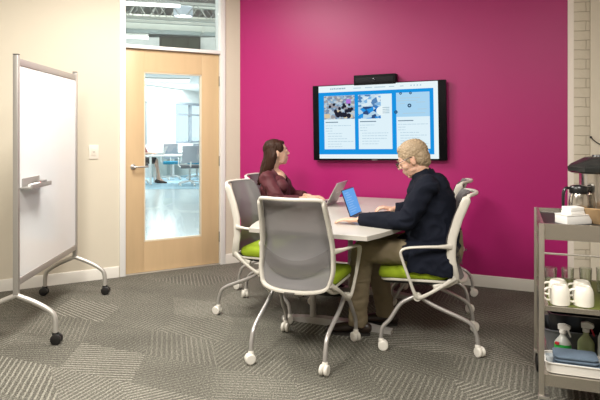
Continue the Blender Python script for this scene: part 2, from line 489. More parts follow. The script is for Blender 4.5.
def bar(x0, z, x1, h=0.007, d=0.0036):
    box(bm, (x00 + CW * x0, -d, z00 - CH * (z + h)), (x00 + CW * x1, -d + 0.0005, z00 - CH * z))
rnd = random.Random(3)
for a, b in ((0.105, 0.24),):
    x = a
    while x < b: w_ = rnd.uniform(0.008, 0.02); bar(x, 0.032 + 0.004*rnd.random(), min(b, x + w_), 0.018); x += w_ + 0.004
obj('page_title_text', bm, s_grey, scr)
bm = bmesh.new()
for a, b in ((0.31, 0.375), (0.41, 0.47), (0.49, 0.58), (0.61, 0.655), (0.70, 0.73)): bar(a, 0.04, b, 0.011)
for a in (0.785, 0.81, 0.835, 0.86): bar(a, 0.034, a + 0.011, 0.018)
obj('page_menu_text', bm, s_lt, scr)
def pic_mat(name, cols, scale, stretch=(1, 1, 1), detail=3, seedv=0.0):
    m = bpy.data.materials.new(name); m.use_nodes = True; nt = m.node_tree; nt.nodes.clear()
    o = nt.nodes.new('ShaderNodeOutputMaterial'); e = nt.nodes.new('ShaderNodeEmission'); e.inputs['Strength'].default_value = 0.95
    tc = nt.nodes.new('ShaderNodeTexCoord'); mp = nt.nodes.new('ShaderNodeMapping'); mp.inputs['Scale'].default_value = stretch; mp.inputs['Location'].default_value = (seedv, 0, seedv)
    vo = nt.nodes.new('ShaderNodeTexVoronoi'); vo.inputs['Scale'].default_value = scale
    cr = nt.nodes.new('ShaderNodeValToRGB'); cr.color_ramp.interpolation = 'CONSTANT'
    sc = nt.nodes.new('ShaderNodeSeparateColor')
    els = cr.color_ramp.elements
    for i, c in enumerate(cols):
        el = els[i] if i < 2 else els.new(i / len(cols))
        el.position = i / len(cols); el.color = (*c, 1)
    nt.links.new(tc.outputs['Object'], mp.inputs[0]); nt.links.new(mp.outputs[0], vo.inputs['Vector']); nt.links.new(vo.outputs['Color'], sc.inputs[0])
    nt.links.new(sc.outputs[0], cr.inputs[0]); nt.links.new(cr.outputs[0], e.inputs[0]); nt.links.new(e.outputs[0], o.inputs[0])
    return m
cards = ((0.048, 0.318), (0.350, 0.632), (0.668, 0.935))
for i, (a, b) in enumerate(cards):
    cd = panel('web_card', a, 0.138 if i < 2 else 0.132, b, 0.872 if i < 2 else 0.87, s_card, 0.0026, scr)
    if i == 0:
        panel('card_picture', a, 0.14, b, 0.46, pic_mat('crowd_top', [(0.3, 0.45, 0.62), (0.5, 0.62, 0.72), (0.2, 0.28, 0.42), (0.6, 0.62, 0.6), (0.34, 0.33, 0.36)], 42, (1, 1, 1.4)), 0.0032, scr)
        bm = bmesh.new()
        for k in range(26):
            hx_ = rnd.uniform(0.07, 0.3); hz_ = 0.25 + 0.17 * rnd.random(); r_ = 0.009 + 0.02 * (hz_ - 0.2) * 3
            p = (x00 + CW * hx_, -0.0037, z00 - CH * hz_)
            lathe(bm, [(0, 0), (r_ , 0), (r_ , 0.0004), (0, 0.0004)], seg=8, M=Matrix.Translation(p) @ Matrix.Rotation(PI / 2, 4, 'X'))
        obj('picture_people', bm, emat('pic_dark', (0.02, 0.02, 0.035), 0.9), scr)
        bm = bmesh.new()
        for a_, z_, b_, h_ in ((0.05, 0.385, 0.10, 0.06), (0.15, 0.34, 0.19, 0.05), (0.22, 0.40, 0.30, 0.045)): bar(a_, z_, b_, h_, 0.004)
        obj('picture_tables', bm, emat('pic_tan', (0.75, 0.62, 0.42), 0.9), scr)
        bm = bmesh.new(); bar(0.245, 0.19, 0.285, 0.06, 0.004); obj('picture_banner', bm, emat('pic_violet', (0.5, 0.2, 0.75), 0.9), scr)
    elif i == 1:
        panel('card_picture', a, 0.14, a + 0.19, 0.30, pic_mat('office_blue', [(0.25, 0.5, 0.8), (0.55, 0.75, 0.9), (0.1, 0.25, 0.5), (0.75, 0.88, 0.95)], 28, (1, 1, 1.5), seedv=3), 0.0032, scr)
        panel('card_picture', a, 0.30, a + 0.19, 0.462, pic_mat('office_blue2', [(0.02, 0.2, 0.62), (0.5, 0.7, 0.85), (0.03, 0.08, 0.22), (0.02, 0.3, 0.8)], 24, (1, 1, 1.2), seedv=5), 0.0032, scr)
        bm = bmesh.new()
        lathe(bm, [(0, 0), (0.042, 0), (0.042, 0.0004), (0, 0.0004)], seg=24, M=Matrix.Translation((x00 + CW * 0.545, -0.0038, z00 - CH * 0.36)) @ Matrix.Rotation(PI / 2, 4, 'X') @ Matrix.Diagonal((1.15, 1, 1, 1)))
        obj('picture_badge', bm, s_white, scr)
        bm = bmesh.new()
        for k in range(4): bar(0.555, 0.315 + 0.024 * k, 0.612, 0.009, 0.0045)
        obj('badge_text', bm, s_grey, scr)
    else:
        panel('card_picture', a, 0.132, b, 0.45, emat('sky_graphic', (0.42, 0.70, 0.93), 0.95), 0.0032, scr)
        bm = bmesh.new()
        for cx_, cz_, r_ in ((0.705, 0.142, 0.012), (0.785, 0.142, 0.012), (0.665, 0.385, 0.016), (0.775, 0.305, 0.018)):
            lathe(bm, [(r_ * 0.35, 0), (r_, 0), (r_, 0.0004), (r_ * 0.35, 0.0004)], seg=16, M=Matrix.Translation((x00 + CW * cx_, -0.0038, z00 - CH * cz_)) @ Matrix.Rotation(PI / 2, 4, 'X'))
        obj('graphic_rings', bm, emat('ring_navy', (0.03, 0.08, 0.16), 0.9), scr)
        bm = bmesh.new()
        for a_, z_, b_ in ((0.70, 0.20, 0.86), (0.67, 0.235, 0.84), (0.70, 0.27, 0.74), (0.83, 0.26, 0.9), (0.72, 0.40, 0.9), (0.84, 0.35, 0.91)): bar(a_, z_, b_, 0.009, 0.0038)
        obj('graphic_lines', bm, s_lt, scr)
    bm = bmesh.new(); bar(a + 0.012, 0.495, a + rnd.uniform(0.12, 0.16), 0.012); obj('card_heading_text', bm, s_dk, scr)
    bm = bmesh.new()
    z = 0.545
    while z < (0.80 if i else 0.84):
        ln = rnd.uniform(0.12, 0.25)
        if abs(z - 0.60) < 0.03: ln = 0.06
        x = a + (0.012 if z < 0.63 else 0.03); e_ = min(b - 0.015, x + ln)
        while x < e_:
            w_ = rnd.uniform(0.012, 0.035); bar(x, z, min(e_, x + w_), 0.0075); x += w_ + 0.005
        z += 0.036
    obj('card_body_text', bm, s_lt, scr)
bm = bmesh.new(); bar(0.905, 0.885, 0.925, 0.03); obj('chat_button', bm, emat('button_blue', (0.45, 0.65, 0.98), 0.95), scr)
bm = bmesh.new(); box(bm, (-0.05, -0.001, -TH / 2 + 0.002), (0.0, 0.001, -TH / 2 + 0.008)); obj('maker_badge', bm, mat('badge_grey', (0.35, 0.35, 0.36), 0.3, metal=0.7), tv)

# conference bar above the screen
t0_, t1_ = on_wall(353.5, 0.09), on_wall(395.5, 0.09)
zb0 = zat(374, 84.5, 0.09); zb1 = zat(374, 74.3, 0.09)
vb = thing('video_conference_bar', 'black video conference bar mounted above the television', 'camera bar'); vb.matrix_world = MM @ Matrix.Translation(((t0_ + t1_) / 2, -0.09, (zb0 + zb1) / 2)) @ Matrix.Rotation(-roll, 4, 'Y')
hw, hh = (t1_ - t0_) / 2, (zb1 - zb0) / 2
bm = bmesh.new(); box(bm, (-hw, 0, -hh), (hw, 0.088, hh), 0.008); obj('casing', bm, mat('charcoal_plastic', (0.008, 0.008, 0.009), 0.6, spec=0.12), vb)
bm = bmesh.new(); box(bm, (-hw * 0.9, -0.004, -hh * 0.55), (hw * 0.9, 0.002, hh * 0.45), 0.002); gr = obj('grille', bm, mat('grille_grey', (0.015, 0.015, 0.018), 0.6, spec=0.15), vb)
bm = bmesh.new(); lathe(bm, [(0, 0), (0.014, 0), (0.014, 0.008), (0.008, 0.01), (0, 0.006)], M=Matrix.Translation((0, -0.003, 0)) @ Matrix.Rotation(PI / 2, 4, 'X')); obj('lens', bm, mat('lens_glass', (0.02, 0.02, 0.03), 0.05), gr)

# ------------------------------------------------------------------ whiteboard on casters
alu = mat('grey_aluminium', (0.42, 0.40, 0.37), 0.42, metal=0.55)
legm = mat('satin_leg', (0.50, 0.48, 0.44), 0.4, metal=0.45)
WA, WB = V((-1.80, 3.68, 0)), V((-1.862, 4.80, 0))
wx = (WB - WA); WL = wx.length; wx.normalize(); wy = V((-wx.y, wx.x, 0))   # wy points to the left (-x)
wb = thing('mobile_whiteboard', 'tall rolling whiteboard on black casters at the left wall', 'whiteboard'); wb.matrix_world = frame(WA, wx, wy)
PZ = 1.84
for xx in (0, WL):
    bm = bmesh.new(); box(bm, (xx - 0.015, -0.017, 0.31), (xx + 0.015, 0.017, PZ), 0.005); p = obj('post', bm, alu, wb)
    bm = bmesh.new(); box(bm, (xx - 0.0155, -0.0175, PZ), (xx + 0.0155, 0.0175, PZ + 0.006), 0.003); obj('post_cap', bm, dark, p)
bm = bmesh.new(); box(bm, (0.017, -0.014, 1.775), (WL - 0.017, 0.014, 1.82), 0.004); obj('top_rail', bm, alu, wb)
bm = bmesh.new(); box(bm, (0.017, -0.014, 0.375), (WL - 0.017, 0.014, 0.42), 0.004); obj('bottom_rail', bm, alu, wb)
bm = bmesh.new(); box(bm, (0.017, -0.009, 0.42), (WL - 0.017, 0.009, 1.775)); obj('writing_surface', bm, mat('whiteboard_enamel', (0.80, 0.82, 0.82), 0.16, spec=0.7), wb)
bm = bmesh.new()
box(bm, (0.06, -0.018, 0.985), (0.33, -0.009, 1.05), 0.002); box(bm, (0.03, -0.085, 0.983), (0.36, -0.009, 0.995), 0.002); box(bm, (0.03, -0.088, 0.983), (0.36, -0.082, 1.012), 0.001)
obj('marker_tray', bm, mat('tray_grey', (0.34, 0.33, 0.31), 0.4, metal=0.4), wb)
def wleg(bx, sg):
    bm = bmesh.new()
    tube(bm, [(bx, 0, 0.315), (bx, sg * 0.12, 0.265), (bx, sg * 0.205, 0.215), (bx, sg * 0.238, 0.17), (bx, sg * 0.243, 0.075)], 0.0165, n=5)
    l = obj('leg', bm, legm, wb)
    bm = bmesh.new(); R = 0.034
    for k in (-1, 1):
        lathe(bm, [(0, -0.010), (R * 0.8, -0.010), (R, -0.006), (R, 0.006), (R * 0.8, 0.010), (0, 0.010)], seg=20, M=Matrix.Translation((bx + 0.016 * k, sg * 0.25, R)) @ Matrix.Rotation(PI / 2, 4, 'Y'))
    box(bm, (bx - 0.008, sg * 0.243 - 0.02, 0.03), (bx + 0.008, sg * 0.243 + 0.02, 0.078), 0.003)
    obj('caster', bm, mat('black_rubber', (0.012, 0.011, 0.011), 0.4), l)
for bx in (0, WL):
    for sg in (-1, 1): wleg(bx, sg)
for k, (lab, cc, xx) in enumerate((('red marker on the whiteboard tray', (0.45, 0.03, 0.04), 0.17), ('white marker at the near end of the whiteboard tray', (0.8, 0.78, 0.76), 0.075), ('grey eraser block at the far end of the whiteboard tray', (0.22, 0.21, 0.2), 0.28))):
    nm = 'marker_pen' if k < 2 else 'board_eraser'
    t = thing(nm, lab, 'marker' if k < 2 else 'eraser'); t.matrix_world = frame(WA, wx, wy) @ Matrix.Translation((xx, -0.05, 0.995))
    if k < 2:
        bm = bmesh.new(); tube(bm, [(0, 0, 0.009), (0.07, 0, 0.009)], 0.009); obj('barrel', bm, mat('marker_white', (0.75, 0.74, 0.72), 0.4), t)
        bm = bmesh.new(); tube(bm, [(0.0705, 0, 0.0095), (0.1, 0, 0.0095)], 0.0095); obj('cap', bm, mat('cap_%d' % k, cc, 0.4), t)
    else:
        bm = bmesh.new(); box(bm, (-0.03, -0.02, 0.012), (0.045, 0.02, 0.028), 0.004); obj('grip', bm, mat('eraser_grey', cc, 0.6), t)
        bm = bmesh.new(); box(bm, (-0.03, -0.02, 0), (0.045, 0.02, 0.0118), 0.001); obj('felt_pad', bm, dark, t)

# ------------------------------------------------------------------ conference table (wide in the middle)
TA, TB = V((-0.325, 3.70, 0)), V((0.392, 3.39, 0))
mid = (TA + TB) / 2; wn = (TA - TB).length / 2
MT = frame(mid, DM, NM)
table = thing('conference_table', 'light laminate conference table with bowed sides and grey pedestal legs', 'table'); table.matrix_world = MT
TLEN = 1.93
lam = mat('pale_laminate', (0.52, 0.495, 0.445), 0.32, spec=0.5)
bm = bmesh.new()
def hwid(t): return wn + 0.15 * math.sin(PI * t / TLEN) ** 0.8 if 0 < t < TLEN else wn
ys = [TLEN * i / 16 for i in range(17)]
pl = [(hwid(y), y) for y in ys] + [(-hwid(y), y) for y in reversed(ys)]
loops(bm, [[(x, y, 0.712) for x, y in pl], [(x, y, 0.74) for x, y in pl]])
r_ = [e for e in bm.edges if abs(e.verts[0].co.z - 0.74) < 1e-5 and abs(e.verts[1].co.z - 0.74) < 1e-5]
bmesh.ops.bevel(bm, geom=r_, offset=0.002, segments=1, affect='EDGES')
obj('tabletop', bm, lam, table)
bm = bmesh.new(); box(bm, (-0.03, 0.3, 0.672), (0.03, TLEN - 0.3, 0.711)); box(bm, (-0.3, 0.52, 0.69), (0.3, 0.6, 0.711)); box(bm, (-0.3, 1.36, 0.69), (0.3, 1.44, 0.711)); obj('underframe', bm, blackp, table)
tleg = mat('table_leg_paint', (0.46, 0.44, 0.41), 0.45, metal=0.2)
for yy in (0.55, 1.4):
    bm = bmesh.new()
    prism(bm, [(-0.40, 0.0), (0.40, 0.0), (0.40, 0.022), (0.1, 0.048), (-0.1, 0.048), (-0.40, 0.022)], yy - 0.033, yy + 0.033, 'y')
    ft = obj('foot', bm, tleg, table)
    for xx in (-0.17, 0.17):
        bm = bmesh.new(); tube(bm, [(xx, yy, 0.04), (xx, yy, 0.69)], 0.022, seg=20); obj('column', bm, tleg, table)

# ------------------------------------------------------------------ mesh-back conference chairs on casters
plas = mat('cream_plastic', (0.59, 0.56, 0.49), 0.38)
fab = mesh_fabric('grey_mesh', (0.185, 0.178, 0.178), 0.93)
lime = mat('lime_fabric', (0.26, 0.36, 0.006), 0.85, bump=0.3, bscale=400, var=0.06, vscale=60)
whl = mat('white_wheel', (0.72, 0.69, 0.62), 0.4)
cleg = mat('chair_leg_silver', (0.50, 0.48, 0.46), 0.35, metal=0.6)
def interp(tab, z):
    for (a, b), (c, d) in zip(tab, tab[1:]):
        if z <= c: t = max(0, (z - a) / (c - a)); return b + (d - b) * t
    return tab[-1][1]
def prof(z): return interp([(0.42, -0.172), (0.50, -0.150), (0.60, -0.135), (0.70, -0.142), (0.82, -0.178), (0.965, -0.238)], z)
def halfw(z): return interp([(0.42, 0.185), (0.46, 0.21), (0.52, 0.228), (0.65, 0.226), (0.80, 0.212), (0.965, 0.198)], z)
def sag(z): return interp([(0.42, 0.055), (0.6, 0.05), (0.8, 0.055), (0.965, 0.06)], z)
def bp(x, z): # a point on the back surface
    h = halfw(z); q = min(1.0, abs(x) / h)
    return V((x, prof(z) - sag(z) * (1 - q * q), z))
def make_chair():
    t = thing('conference_chair', 'chair', 'chair', group='mesh-back conference chairs around the table')
    # back frame loop
    pts = []; zt, zb = 0.962, 0.432
    n = 8
    for i in range(n + 1): z = 0.475 + (0.938 - 0.475) * i / n; pts.append(bp(halfw(z), z))
    for x in (0.1935, 0.178, 0.09, 0.0, -0.09, -0.178, -0.1935): pts.append(bp(x, {0.1935: 0.953, 0.178: 0.963}.get(abs(x), 0.966)))
    for i in range(n, -1, -1): z = 0.475 + (0.938 - 0.475) * i / n; pts.append(bp(-halfw(z), z))
    for x in (-0.2, -0.165, -0.09, 0.0, 0.09, 0.165, 0.2): pts.append(bp(x, {0.2: 0.447, 0.165: 0.43}.get(abs(x), 0.422)))
    N = len(pts)
    rr = []
    for p in pts:
        a = abs(p.x) > 0.19 and 0.45 < p.z < 0.94
        rr.append((0.011, 0.027) if a else ((0.011, 0.013) if p.z > 0.8 else (0.011, 0.022)))
    # resample closed loop by hand
    P2, R2 = [], []
    for i in range(N):
        a, b, c, d = pts[i - 1], pts[i], pts[(i + 1) % N], pts[(i + 2) % N]
        for k in range(3):
            s = k / 3
            P2.append(0.5 * ((2 * b) + (c - a) * s + (2 * a - 5 * b + 4 * c - d) * s * s + (-a + 3 * b - 3 * c + d) * s ** 3))
            R2.append(tuple(rr[i][j] * (1 - s) + rr[(i + 1) % N][j] * s for j in (0, 1)))
    bm = bmesh.new()
    # ring section: wide along chair depth (y), thin in the plane of the back
    rings = []
    NN = len(P2); cen = V((0, -0.2, 0.7))
    for i in range(NN):
        T = (P2[(i + 1) % NN] - P2[i - 1]).normalized()
        yv = V((0, 1, 0)); yv = (yv - T * yv.dot(T)).normalized(); iv = T.cross(yv).normalized()
        ring = []
        for k in range(10):
            a = 2 * PI * (k + 0.5) / 10; ca, sa = math.cos(a), math.sin(a)
            ca = math.copysign(abs(ca) ** 0.7, ca); sa = math.copysign(abs(sa) ** 0.7, sa)
            ring.append(bm.verts.new(P2[i] + iv * ca * R2[i][0] + yv * sa * R2[i][1]))
        rings.append(ring)
    for i in range(NN):
        a, b = rings[i], rings[(i + 1) % NN]
        for k in range(10): bm.faces.new((a[k], a[(k + 1) % 10], b[(k + 1) % 10], b[k]))
    # yoke down to the seat
    for s in (-1, 1): tube(bm, [bp(s * 0.20, 0.45) + V((0, 0.0, 0)), V((s * 0.21, -0.10, 0.415)), V((s * 0.225, -0.03, 0.40))], [(0.012, 0.022), (0.012, 0.02), (0.012, 0.016)], n=4, side=(1, 0, 0), square=0.3)
    bf = obj('back_frame', bm, plas, t, ang=50)
    bm = bmesh.new(); box(bm, (-0.032, -0.262, 0.418), (0.032, -0.2535, 0.427), 0.002); obj('maker_plate', bm, mat('plate_dark', (0.12, 0.11, 0.1), 0.4), bf)
    # mesh panel
    bm = bmesh.new(); nx, nz = 14, 20; g = []
    for j in range(nz + 1):
        z = 0.435 + (0.972 - 0.435) * j / nz
        w_ = halfw(z) + 0.005
        if j > nz - 2: w_ -= (0.010, 0.030)[j - nz + 1]
        if j < 2: w_ -= 0.02 * (2 - j) * 0.7
        g.append([bm.verts.new(bp(-w_ + 2 * w_ * i / nx, z) + V((0, interp([(0.43, 0.0), (0.52, 0.01), (0.64, 0.036), (0.98, 0.036)], z), 0))) for i in range(nx + 1)])
    for j in range(nz):
        for i in range(nx): bm.faces.new((g[j][i], g[j][i + 1], g[j + 1][i + 1], g[j + 1][i]))
    o = obj('back_mesh', bm, fab, t, ang=80)
    # lumbar band
    bm = bmesh.new(); g = []
    for j in range(5):
        row = []
        for i in range(13):
            x = -0.205 + 0.41 * i / 12; zc_ = 0.585 - 0.055 * (1 - (x / 0.205) ** 2)
            z = zc_ - 0.028 + 0.095 * j / 4 + (0.02 * (x / 0.205) ** 2)
            row.append(bm.verts.new(bp(x, z) + V((0, -0.012, 0))))
        g.append(row)
    for j in range(4):
        for i in range(12): bm.faces.new((g[j][i], g[j][i + 1], g[j + 1][i + 1], g[j + 1][i]))
    obj('lumbar_support', bm, mesh_fabric('lumbar_grey', (0.12, 0.11, 0.105), 0.55), t, ang=80)
    # seat
    bm = bmesh.new()
    def sl(k, z, dz=0): return [(x * k, y * k + 0.085, z - (0.018 * max(0, (y - 0.14) / 0.1) ** 2 if True else 0)) for x, y in rrect(0.46, 0.45, 0.09, 6)]
    loops(bm, [sl(0.93, 0.442), sl(0.985, 0.452), sl(1.0, 0.47), sl(0.985, 0.488), sl(0.94, 0.50), sl(0.8, 0.506), sl(0.45, 0.502)])
    obj('seat', bm, lime, t, ang=70)
    bm = bmesh.new()
    def s2(k, z): return [(x * k, y * k + 0.06, z - 0.018 * max(0, (y - 0.14) / 0.1) ** 2) for x, y in rrect(0.45, 0.46, 0.09, 6)]
    loops(bm, [s2(0.8, 0.405), s2(0.93, 0.413), s2(0.97, 0.425), s2(0.97, 0.441)])
    sp = obj('seat_pan', bm, mat('seat_pan_black', (0.015, 0.014, 0.014), 0.5), t, ang=60)
    bm = bmesh.new()
    L_ = [V((x * 0.985, y * 0.985 + 0.06, 0.436 - 0.018 * max(0, (y - 0.14) / 0.1) ** 2)) for x, y in rrect(0.45, 0.46, 0.09, 6)]
    tube(bm, L_, (0.008, 0.008), seg=6, closed=True); obj('pan_rim', bm, plas, sp)
    for s in (-1, 1):
        hub = V((s * 0.262, 0.065, 0.345))
        bm = bmesh.new()
        a0 = bp(s * halfw(0.655), 0.655) + V((s * 0.006, 0.0, 0)); lo = bp(s * halfw(0.47), 0.465) + V((s * 0.004, 0.0, 0))
        path = [a0, V((s * 0.27, -0.06, 0.658)), V((s * 0.292, 0.04, 0.657)), V((s * 0.300, 0.125, 0.648)), V((s * 0.303, 0.160, 0.628)), V((s * 0.302, 0.155, 0.585)), V((s * 0.292, 0.115, 0.47)), V((s * 0.277, 0.078, 0.365)), V((s * 0.266, 0.05, 0.345)), V((s * 0.258, -0.01, 0.372)), V((s * 0.244, -0.09, 0.42)), lo]
        rad = [(0.010, 0.018), (0.015, 0.009), (0.019, 0.007), (0.018, 0.007), (0.015, 0.008), (0.012, 0.009), (0.010, 0.009), (0.010, 0.011), (0.010, 0.013), (0.009, 0.010), (0.009, 0.011), (0.010, 0.018)]
        tube(bm, path, rad, n=4, side=(1, 0, 0), square=0.25, seg=12)
        ar = obj('armrest', bm, plas, t, ang=60)
        bm = bmesh.new(); lathe(bm, [(0, -0.022), (0.022, -0.022), (0.026, -0.016), (0.026, 0.016), (0.022, 0.022), (0, 0.022)], seg=20, M=Matrix.Translation(hub + V((-s * 0.012, 0, 0))) @ Matrix.Rotation(PI / 2, 4, 'Y')); obj('pivot_hub', bm, plas, ar)
        for fy, wx_ in ((0.285, 0.245), (-0.29, 0.228)):
            sg = 1 if fy > 0 else -1
            bm = bmesh.new()
            hx_ = s * 0.235
            tube(bm, [(hx_, 0.065 + sg * 0.01, 0.345), (hx_, 0.065 + sg * 0.1, 0.292), (s * wx_, fy - sg * 0.055, 0.195 if sg > 0 else 0.205), (s * wx_, fy - sg * 0.012, 0.145), (s * wx_, fy, 0.09), (s * wx_, fy, 0.06)], 0.0125, n=5, side=(1, 0, 0))
            l = obj('leg', bm, cleg, t)
            bm = bmesh.new(); R = 0.031; cy = fy - 0.012
            ang_ = 0.4 * s + 0.5 * sg
            Mc = Matrix.Translation((s * wx_, cy, 0)) @ Matrix.Rotation(ang_, 4, 'Z')
            for k in (-1, 1):
                lathe(bm, [(0, -0.009), (0.02, -0.011), (R * 0.85, -0.010), (R, -0.005), (R, 0.005), (R * 0.85, 0.010), (0.02, 0.011), (0, 0.009)], seg=20, M=Mc @ Matrix.Translation((0.014 * k, 0, R)) @ Matrix.Rotation(PI / 2, 4, 'Y'))
            box(bm, (-0.005, -0.018, 0.025), (0.005, 0.02, 0.06), 0.003, M=Mc)
            lathe(bm, [(0, 0.055), (0.016, 0.055), (0.017, 0.068), (0.013, 0.074), (0, 0.074)], seg=14, c=(s * wx_, fy, 0))
            obj('caster', bm, whl, l)
    return t
FA = V((0.36, 0.933)).normalized()
chairs = [
 ((0.031, 3.58), (0.36, 0.933), 'empty mesh-back chair at the near end of the table, seen from behind'),
 ((-0.25, 4.40), (0.93, -0.36), 'empty chair on the left side of the table nearest the door'),
 ((-0.17, 5.07), (0.93, -0.37), 'chair the woman in burgundy sits on, its back corner above her shoulder'),
 ((0.836, 3.772), (-0.974, 0.225), 'chair the man in the navy jacket sits on'),
 ((1.064, 4.647), (-0.937, 0.35), 'empty chair behind the seated man, closest to the magenta wall'),
]
ch0 = make_chair()
for i, (p, f, lab) in enumerate(chairs):
    if i == 0: ch0.location = (*p, 0); ch0.rotation_euler = (0, 0, rz_of(f)); ch0['label'] = lab
    else: dup(ch0, (*p, 0), rz_of(f), lab)
# ------------------------------------------------------------------ people
def remesh(name, bm, voxel, m, root, Minv, smooth=2, folds=0.0, fscale=6.0, fstretch=(1, 1, 1), cut=None, rough_n=0.0, rough_s=60):
    me = bpy.data.meshes.new('tmp'); bm.to_mesh(me); bm.free()
    o = bpy.data.objects.new('tmp', me); C.objects.link(o)
    r = o.modifiers.new('r', 'REMESH'); r.mode = 'VOXEL'; r.voxel_size = voxel
    if smooth:
        s = o.modifiers.new('s', 'SMOOTH'); s.iterations = smooth; s.factor = 0.6
    dg = bpy.context.evaluated_depsgraph_get()
    ev = o.evaluated_get(dg); me2 = bpy.data.meshes.new_from_object(ev)
    bpy.data.objects.remove(o); bpy.data.meshes.remove(me)
    b2 = bmesh.new(); b2.from_mesh(me2); bpy.data.meshes.remove(me2)
    bmesh.ops.recalc_face_normals(b2, faces=b2.faces); b2.normal_update()
    if folds or rough_n:
        mv = {}
        for v in b2.verts:
            d = 0
            if folds:
                p = V((v.co.x * fstretch[0], v.co.y * fstretch[1], v.co.z * fstretch[2])) * fscale
                w = noise.noise(p + V((3, 1, 7)))
                ridge = 1 - 2 * abs(noise.noise(p * 1.3 + V((w, w, 0)) * 1.2))
                d += folds * (0.6 * (ridge - 0.55) + 0.5 * w)
            if rough_n: d += rough_n * noise.noise(v.co * rough_s)
            mv[v] = d
        for v, d in mv.items(): v.co += v.normal * d
    if cut:
        kill = [f for f in b2.faces if cut(f.calc_center_median())]
        bmesh.ops.delete(b2, geom=kill, context='FACES')
    b2.transform(Minv)
    for f in b2.faces: f.smooth = True
    mm = bpy.data.meshes.new(name); b2.to_mesh(mm); b2.free(); mm.materials.append(m)
    ob = bpy.data.objects.new(name, mm); C.objects.link(ob); ob.parent = root
    return ob

def hand(bm, W, Fd, Nd, S, curl=0.5, sc=1.0, spread=0.10, thumb_in=0.0):
    W = V(W); Fd = V(Fd).normalized(); S = V(S); S = (S - Fd * S.dot(Fd)).normalized(); Nd = V(Nd); Nd = (Nd - Fd * Nd.dot(Fd) - S * Nd.dot(S)).normalized()
    offs = [0.031, 0.010, -0.011, -0.030]; L = [0.072, 0.081, 0.075, 0.06]; rad = [0.0088, 0.009, 0.0086, 0.0078]
    for o_, l_, r_ in zip(offs, L, rad):
        K = W + (Fd * 0.088 + S * o_ - Nd * 0.004) * sc
        tube(bm, [W + S * o_ * 0.55 * sc, W + (Fd * 0.045 + S * o_ * 0.85) * sc, K], [0.0135 * sc, 0.0125 * sc, 0.0105 * sc], seg=10, cap='round')
        d = (Fd + S * spread * o_ / 0.03).normalized(); p = K; a = curl * 0.45
        for j, fr in enumerate((0.48, 0.30, 0.24)):
            dd = d * math.cos(a) + Nd * math.sin(a)
            q = p + dd * l_ * fr * sc
            tube(bm, [p, q], [(r_ - 0.0006 * j) * sc, (r_ - 0.0006 * (j + 1)) * sc], seg=10, cap='round'); p = q; a += curl * 0.75
    ell(bm, W + Fd * 0.045 * sc, (0.036 * sc, 0.05 * sc, 0.0125 * sc), Matrix((S, Fd, -Nd)).transposed())
    p = W + (Fd * 0.018 + S * 0.022 + Nd * 0.004) * sc
    for d, l_, r0, r1 in (((Fd * 0.62 + S * (0.75 - thumb_in) + Nd * 0.15), 0.042, 0.0135, 0.011), ((Fd * 0.86 + S * (0.45 - thumb_in) + Nd * 0.22), 0.034, 0.0108, 0.0098), ((Fd * 0.95 + S * (0.22 - thumb_in) + Nd * 0.25), 0.026, 0.0098, 0.0082)):
        q = p + d.normalized() * l_ * sc
        tube(bm, [p, q], [r0 * sc, r1 * sc], seg=10, cap='round'); p = q

def head(bm, Mh, fem=False, k=1.0):
    """Mh: local x right, y forward, z up, origin at the middle of the head"""
    R3 = Mh.to_3x3()
    def E(c, r, rot=None): ell(bm, Mh @ V([a * k for a in c]), [a * k for a in r], (R3 @ rot) if rot is not None else R3)
    def T_(pts, rs): tube(bm, [Mh @ V([a * k for a in p]) for p in pts], [a * k for a in rs], seg=12, cap='round')
    E((0, -0.014, 0.030), (0.076, 0.096, 0.086)); E((0, 0.012, 0.005), (0.070, 0.078, 0.085))
    E((0, 0.030, -0.040), (0.055, 0.056, 0.066)); E((0, 0.050, -0.087), (0.026, 0.026, 0.022)); E((0, 0.022, -0.075), (0.048, 0.05, 0.03))
    E((0, 0.062, 0.036), (0.048, 0.022, 0.016))                       # brow
    for s in (-1, 1):
        E((s * 0.036, 0.046, -0.022), (0.024, 0.026, 0.030) if fem else (0.028, 0.030, 0.030))
        E((s * 0.030, 0.079, 0.008), (0.015, 0.008, 0.010))           # eyelid mound
        E((s * 0.077, -0.008, -0.006), (0.008, 0.019, 0.031), Matrix.Rotation(0.15 * s, 3, 'Z') @ Matrix.Rotation(-0.15, 3, 'X'))
        E((s * 0.079, -0.016, 0.004), (0.007, 0.014, 0.020)); E((s * 0.013, 0.095, -0.022), (0.009, 0.011, 0.008))
        if not fem: E((s * 0.044, 0.012, -0.058), (0.014, 0.035, 0.018))            # jaw angle
    q_ = 0.003 if fem else 0.0
    T_([(0, 0.080, 0.022), (0, 0.090 - q_ * 0.5, 0.0), (0, 0.104 - q_, -0.018)], [0.009, 0.0095, 0.0105]); E((0, 0.098 - q_, -0.022), (0.013, 0.011, 0.008))
    E((0, 0.062, -0.055), (0.030, 0.026, 0.035))
    E((0, 0.083, -0.047), (0.021, 0.011, 0.0055)); E((0, 0.081, -0.057), (0.018, 0.011, 0.0065))

def fmat(c, fwd, pitch=0.0):
    f = V(fwd).normalized(); z = V((0, 0, 1)); r = f.cross(z).normalized(); u = r.cross(f)
    M = frame(c, r, f)
    for i in range(3): M[i][2] = u[i]
    return M @ Matrix.Rotation(pitch, 4, 'X')

skin_m = mat('skin_man', (0.68, 0.41, 0.29), 0.5, sub=0.15, var=0.07, vscale=25)
skin_w = mat('skin_woman', (0.70, 0.43, 0.31), 0.48, sub=0.15, var=0.05, vscale=25)

